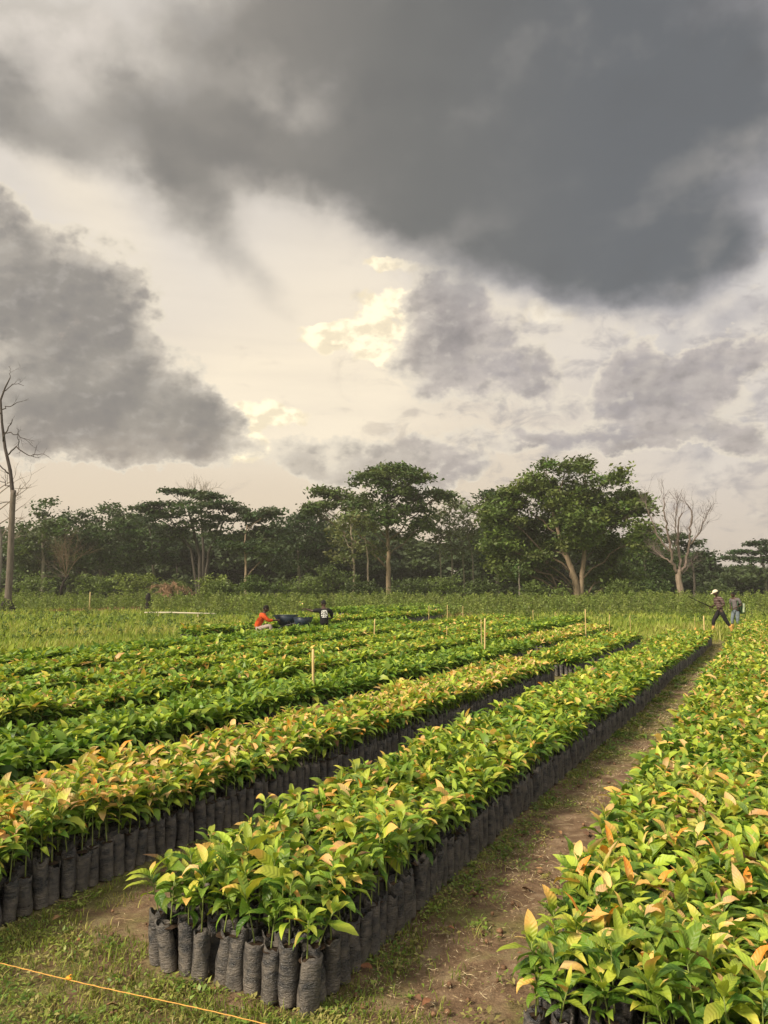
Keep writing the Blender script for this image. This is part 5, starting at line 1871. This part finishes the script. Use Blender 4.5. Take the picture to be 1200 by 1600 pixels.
    sit = {"pelvis": (0, -0.05, 0.40), "waist": (0, 0.02, 0.56), "chest": (0, 0.12, 0.74), "neck": (0, 0.2, 0.91), "head": (0, 0.25, 1.03), "face": (0, 1, -0.35),
           "shoulderL": (-0.19, 0.14, 0.84), "elbowL": (-0.22, 0.33, 0.66), "wristL": (-0.12, 0.56, 0.66),
           "shoulderR": (0.19, 0.14, 0.84), "elbowR": (0.22, 0.34, 0.66), "wristR": (0.12, 0.58, 0.68),
           "hipL": (-0.10, 0.0, 0.37), "kneeL": (-0.16, 0.42, 0.50), "ankleL": (-0.14, 0.36, 0.1), "toeL": (-0.15, 0.54, 0.03),
           "hipR": (0.10, 0.0, 0.37), "kneeR": (0.16, 0.42, 0.52), "ankleR": (0.14, 0.38, 0.1), "toeR": (0.15, 0.56, 0.03)}
    person("person in an orange top and pale trousers sitting left of the wheelbarrows", p, math.radians(-82), 1.0, sit,
           cloth("orange_cloth", (0.56, 0.085, 0.02)), cloth("pale_trousers", (0.34, 0.28, 0.25)), HAIR, 1.6, 0.95, 0.0)
    cr = MB()
    cr.box((0, 0, 0.14), (0.42, 0.3, 0.24), 0, (0.05, 0.06, 0.09))
    cr.box((0, 0, 0.275), (0.46, 0.34, 0.03), 0, (0.05, 0.06, 0.09))
    cr.box((0, 0, 0.01), (0.44, 0.32, 0.02), 0, (0.05, 0.06, 0.09))
    o = cr.build("low_stool", mat_tint("worn_plastic", 0.5, 20, 0.2), smooth=False)
    o.location = p + Vector((-0.04, 0, 0))
    tag(o, "low dark box seat under the person in orange", "stool")

    # person in black kneeling with the back to us, reaching left
    p = Vector((point_at(507, 914, 25.3).x, 25.3, 0))
    kneel = {"pelvis": (0, 0, 0.48), "waist": (0, 0.02, 0.66), "chest": (0, 0.05, 0.86), "neck": (-0.01, 0.08, 1.04), "head": (-0.02, 0.12, 1.16), "face": (-0.5, 1, -0.3),
             "shoulderL": (-0.2, 0.05, 0.96), "elbowL": (-0.38, 0.18, 0.93), "wristL": (-0.56, 0.2, 0.99),
             "shoulderR": (0.2, 0.05, 0.95), "elbowR": (0.27, 0.16, 0.7), "wristR": (0.12, 0.36, 0.68),
             "hipL": (-0.10, 0.0, 0.45), "kneeL": (-0.14, 0.2, 0.07), "ankleL": (-0.12, -0.22, 0.08), "toeL": (-0.12, -0.36, 0.04),
             "hipR": (0.10, 0.0, 0.45), "kneeR": (0.14, 0.2, 0.07), "ankleR": (0.12, -0.22, 0.08), "toeR": (0.12, -0.36, 0.04)}
    rt, sh = person("person in black top with white back print, lifting a seedling at the barrow", p, math.radians(8), 1.02, kneel,
                    cloth("black_cloth", (0.012, 0.012, 0.013)), cloth("dark_denim", (0.02, 0.02, 0.024)), HAIR, 0.85, 0.9, 0.0, None, 0.3)
    # the white print: a shield of blocky lettering like marks
    pr = MB()
    white = (0.75, 0.75, 0.73)

    def yb(x, z):
        return -0.088 - 0.018 * (1 - (x / 0.2) ** 2) + (0.86 - z) * -0.06
    def patch(x0, x1, z0, z1):
        V = [(x, yb(x, z), z) for z in (z0, z1) for x in np.linspace(x0, x1, 5)]
        V2 = [(x, y + 0.004, z) for x, y, z in V]
        i = np.arange(4)
        pr.add(V, np.stack([i, i + 1, i + 6, i + 5], 1), white)
    for x0, x1, z0, z1 in ((-0.06, 0.06, 0.945, 0.965), (-0.09, -0.065, 0.90, 0.95), (-0.045, -0.02, 0.905, 0.935), (-0.02, 0.03, 0.915, 0.93), (0.05, 0.085, 0.90, 0.945),
                           (-0.10, -0.075, 0.835, 0.89), (-0.075, -0.035, 0.87, 0.89), (-0.03, 0.03, 0.86, 0.885), (0.04, 0.10, 0.875, 0.892), (0.078, 0.10, 0.83, 0.87),
                           (-0.05, -0.01, 0.83, 0.848), (0.005, 0.06, 0.828, 0.846), (-0.095, -0.06, 0.775, 0.815), (-0.05, 0.05, 0.795, 0.812), (0.06, 0.095, 0.775, 0.82), (-0.04, -0.012, 0.762, 0.785), (0.01, 0.05, 0.762, 0.785), (-0.075, 0.075, 0.735, 0.752)):
        patch(x0, x1, z0, z1)
    PRW = mat_tint("white_print", 0.7, 30, 0.08)
    o = pr.build("back_print", PRW, sh)
    # press the print onto the cloth
    from mathutils.bvhtree import BVHTree
    bm = bmesh.new()
    bm.from_mesh(sh.data)
    bv = BVHTree.FromBMesh(bm)
    for v in o.data.vertices:
        hit = bv.ray_cast(Vector((v.co.x, -1.0, v.co.z)), Vector((0, 1, 0)))
        if hit[0] is not None:
            v.co.y = hit[0].y - 0.004
    bm.free()
    return p


P_BLACK = build_people()


# ------------------------------------------------------------------ wheelbarrows
def wheelbarrow(label, loc, rz, scale=1.0):
    rt = thing("wheelbarrow", loc, label, "wheelbarrow", "dark blue wheelbarrows", rz)
    rt.scale = (scale,) * 3
    blue = mat_plain("dark_blue_paint", (0.016, 0.028, 0.045), 0.45, 0.45, 9, 0.35)
    iron = mat_plain("dark_iron", (0.02, 0.024, 0.03), 0.5, 0.5, 20, 0.3)
    rub = mat_plain("tyre_rubber", (0.015, 0.015, 0.015), 0.8, 0.2, 30, 0.2)
    # tray: open tapered pan with thickness and a rolled rim
    bm = bmesh.new()
    def ring(hx0, hx1, hy, z):
        return [bm.verts.new(c) for c in ((hx0, -hy, z), (hx1, -hy * 0.8, z), (hx1, hy * 0.8, z), (hx0, hy, z))]
    lo = ring(-0.30, 0.22, 0.20, 0.46)
    hi = ring(-0.42, 0.48, 0.34, 0.78)
    hi2 = ring(-0.41, 0.465, 0.33, 0.778)
    lo2 = ring(-0.29, 0.21, 0.19, 0.468)
    bm.faces.new(lo[::-1])
    for a, b in ((lo, hi), (hi, hi2), (hi2, lo2)):
        for i in range(4):
            bm.faces.new((a[i], a[(i + 1) % 4], b[(i + 1) % 4], b[i]))
    bm.faces.new(lo2)
    bmesh.ops.bevel(bm, geom=[e for e in bm.edges], offset=0.004, segments=2, affect='EDGES')
    tr = bm_obj("tray", bm, blue, rt)
    rim = MB()
    rim.tube([(-0.42, -0.34, 0.78), (0.48, -0.272, 0.78), (0.48, 0.272, 0.78), (-0.42, 0.34, 0.78), (-0.42, -0.34, 0.78)], 0.012, 6, (0.5, 0.5, 0.5))
    rim.build("rim", blue, tr)
    for sy in (-1, 1):
        h = MB()
        h.tube([(0.62, sy * 0.06, 0.2), (0.2, sy * 0.17, 0.42), (-0.5, sy * 0.26, 0.55), (-0.95, sy * 0.29, 0.66)], 0.018, 8)
        hb = h.build("handle", iron, rt)
        g = MB()
        g.tube([(-0.83, sy * 0.283, 0.634), (-0.98, sy * 0.292, 0.669)], 0.024, 8)
        g.build("grip", rub, hb)
        l = MB()
        l.tube([(-0.02, sy * 0.2, 0.46), (-0.16, sy * 0.27, 0.02), (-0.30, sy * 0.27, 0.02), (-0.38, sy * 0.24, 0.52)], 0.016, 8)
        l.build("leg", iron, rt)
    w = MB()
    a = np.linspace(0, 2 * np.pi, 25)
    w.tube(np.stack([0.62 + 0.16 * np.cos(a), np.zeros(25), 0.2 + 0.16 * np.sin(a)], 1), 0.042, 8, cap=False, ref=(0, 1, 0))
    wh = w.build("wheel", rub, rt)
    r = MB()
    r.tube([(0.62, -0.05, 0.2), (0.62, -0.02, 0.2), (0.62, 0.02, 0.2), (0.62, 0.05, 0.2)], (0.03, 0.13, 0.13, 0.03), 14)
    r.build("hub", iron, wh)
    return rt


wb = wheelbarrow("empty dark blue wheelbarrow between the sitting person and the loaded barrow", Vector((point_at(448, 914, 25.5).x, 25.5, 0)), math.radians(172), 1.0)
wb.scale = (0.78, 0.85, 1.04)
BARROW = Vector((point_at(475, 914, 24.9).x, 24.9, 0))
wb = wheelbarrow("dark blue wheelbarrow loaded with bagged seedlings, left of the person in black", BARROW, math.radians(68), 1.0)
wb.scale = (0.7, 0.66, 0.98)


def loose_seedlings():
    rng = np.random.default_rng(90)
    src = {}
    for o in bpy.data.objects:
        if o.name.startswith("seedling.") and len(o.children) == 3 and "right bed" not in o["label"] and "middle" in o["label"]:
            src[o.name] = o
    src = list(src.values())[:6]
    spots = [(-0.15, -0.04, 0.52, 0.35), (-0.07, 0.06, 0.52, 0.3), (0.01, -0.06, 0.52, 0.4), (0.10, 0.02, 0.52, 0.25), (0.0, 0.12, 0.52, 0.3)]
    labs = ["leftmost bagged seedling in the loaded wheelbarrow", "second bagged seedling from the left in the loaded wheelbarrow", "bagged seedling in the middle of the loaded wheelbarrow", "bagged seedling at the loaded wheelbarrow's right end", "bagged seedling at the back of the loaded wheelbarrow"]
    def put(o, loc, rot, lab, grp, sc=1.0):
        r = o.copy()
        C.objects.link(r)
        r.location, r.rotation_euler, r.scale = loc, rot, (sc,) * 3
        tag(r, lab, "seedling", grp)
        for ch in o.children:
            c = ch.copy()
            C.objects.link(c)
            c.parent = r
            for g in ch.children:
                e = g.copy()
                C.objects.link(e)
                e.parent = c
    for q, (dx, dy, dz, tl) in enumerate(spots):
        put(src[q % len(src)], BARROW + Vector((dx, dy, dz - 0.02)), (rng.normal(0, 0.25), rng.normal(0, 0.25), rng.uniform(0, 6)), labs[q], "seedlings in the wheelbarrow", 0.95)
    put(src[5 % len(src)], P_BLACK + Vector((-0.70, 0.24, 0.80)), (0.1, -0.35, 1.0), "bagged seedling held up by the person in black", None, 0.95)


loose_seedlings()


# ------------------------------------------------------------------ stakes, string, pole
def build_stakes():
    rng = np.random.default_rng(14)
    spec = [(490, 1075, 1014, 0.45, 0.017, "thickest bamboo stake, nearest the camera among the left beds"),
            (757, 1010, 966, 0.5, 0.017, "taller stake of the close pair right of the photo's middle"),
            (753, 1004, 968, 0.5, 0.010, "thinner stake of the close pair right of the photo's middle"),
            (584, 988, 967, 0.5, 0.016, "short stake right of the kneeling person in black"),
            (698, 990, 978, 0.5, 0.011, "low faint stake between the short stake and the close pair"),
            (915, 981, 952, 0.5, 0.017, "stake at the far end of the beds below the largest tree"),
            (1100, 976, 962, 0.5, 0.020, "stake just left of the man in the cap"),
            (1086, 975, 964, 0.5, 0.008, "thin twig stake left of the one by the man in the cap"),
            (699, 958, 945, 0.5, 0.022, "stake among the weeds under the grey green trees"),
            (670, 956, 946, 0.5, 0.016, "small stake at the end of the farthest seedling row"),
            (723, 957, 947, 0.5, 0.014, "small stake among weeds below the dark full tree"),
            (833, 961, 953, 0.5, 0.016, "small stake in the weeds left of the two leaning trunks"),
            (867, 964, 956, 0.5, 0.016, "small stake in the weeds below the largest tree's left trunk"),
            (952, 972, 960, 0.5, 0.013, "small stake right of the largest tree's trunks"),
            (985, 973, 962, 0.5, 0.013, "small stake in the weeds left of the bare pinkish tree")]
    for px, yb, yt, zb, r, lab in spec:
        g = ground_at(px, yb, zb)
        if g.y > 45:
            g = point_at(px, yb, 44.0)
        top = point_at(px + rng.uniform(-1, 1), yt, g.y).z
        mb = MB()
        z = np.linspace(-0.1, top, 7)
        lean = rng.normal(0, 0.012, 2)
        P = [(lean[0] * v, lean[1] * v, v) for v in z]
        mb.tube(P, (r if yb > 975 else r * 0.72) * np.array([1, 1, 0.96, 1.02, 0.95, 0.98, 0.9]), 8, np.array((0.50, 0.37, 0.17)) * rng.uniform(0.85, 1.1))
        o = mb.build("wooden_stake", M_WOOD)
        o.location = (g.x, g.y, 0)
        tag(o, lab, "stake", "stakes marking the beds")
    # orange string at the lower left
    px = [(-160, 1470), (0, 1506), (105, 1529), (250, 1563), (410, 1600), (560, 1636)]
    P = [ground_at(a, b, 0.07) for a, b in px]
    t = np.linspace(0, len(P) - 1, 90)
    Q = np.stack([np.interp(t, np.arange(len(P)), [p[q] for p in P]) for q in range(3)], 1)
    Q[:, 2] += 0.004 * np.sin(t * 2.2)
    mb = MB()
    wob = np.stack([np.sin(np.arange(90) * 2.0), np.cos(np.arange(90) * 1.7), np.cos(np.arange(90) * 2.0)], 1) * 0.0006
    mb.tube(Q + wob, 0.0021, 6, (0.55, 0.30, 0.075))
    rt = thing("orange_string", tuple(Q[45]), "orange string stretched just above the grass before the nearest bags", "string")
    mb.V = [v - Q[45] for v in mb.V]
    mb.build("cord", M_STRAW, rt)
    kn = MB()
    c = np.array(ground_at(107, 1529, 0.07)) - Q[45]
    kn.tube([c + (-0.012, 0.003, 0.0), c + (-0.004, 0, 0.004), c + (0.006, -0.002, 0.0), c + (0.016, -0.004, 0.002)], (0.003, 0.0085, 0.0075, 0.003), 8, (0.70, 0.30, 0.03))
    kn.tube([c + (0.0, 0, 0.004), c + (0.006, 0.004, 0.014), c + (0.014, 0.006, 0.012)], (0.003, 0.0025, 0.002), 6, (0.70, 0.30, 0.03))
    kn.build("knot", M_STRAW, rt)
    # pale pole lying in the grass
    a, b = ground_at(226, 957, 0.3), ground_at(338, 959, 0.3)
    mb = MB()
    pc = (a + b) / 2
    dv = (b - a) / 2
    mb.tube([-dv, -dv * 0.3 + Vector((0, 0, 0.02)), dv * 0.35 + Vector((0, 0, 0.01)), dv], (0.034, 0.042, 0.04, 0.03), 8, (0.42, 0.38, 0.29))
    o = mb.build("pale_pole", M_WOOD)
    o.location = (pc.x, pc.y, 0.3)
    tag(o, "long pale pole lying across the grass on the left", "pole")
    for t, nm in ((-0.6, None), (0.5, None)):
        q = pc + dv * t
        mb = MB()
        mb.tube([(0, 0, -0.05), (0.01, 0, 0.245)], (0.03, 0.026), 8, (0.4, 0.34, 0.24))
        o = mb.build("support_peg", M_WOOD)
        o.location = (q.x, q.y, 0)
        tag(o, "short peg under the lying pale pole, " + ("its left one" if t < 0 else "its right one"), "peg")
    # a yellow marker post far left
    g = point_at(141, 914, 50.0)
    mb = MB()
    mb.tube([(0, 0, -0.1), (0.01, 0, 0.8), (0.02, 0, 1.35)], (0.05, 0.045, 0.04), 8, (0.34, 0.27, 0.13))
    o = mb.build("short_post", M_WOOD)
    o.location = (g.x, 50.0, 0)
    tag(o, "short yellowish post in the dry grass left of the charred stump", "post")


build_stakes()
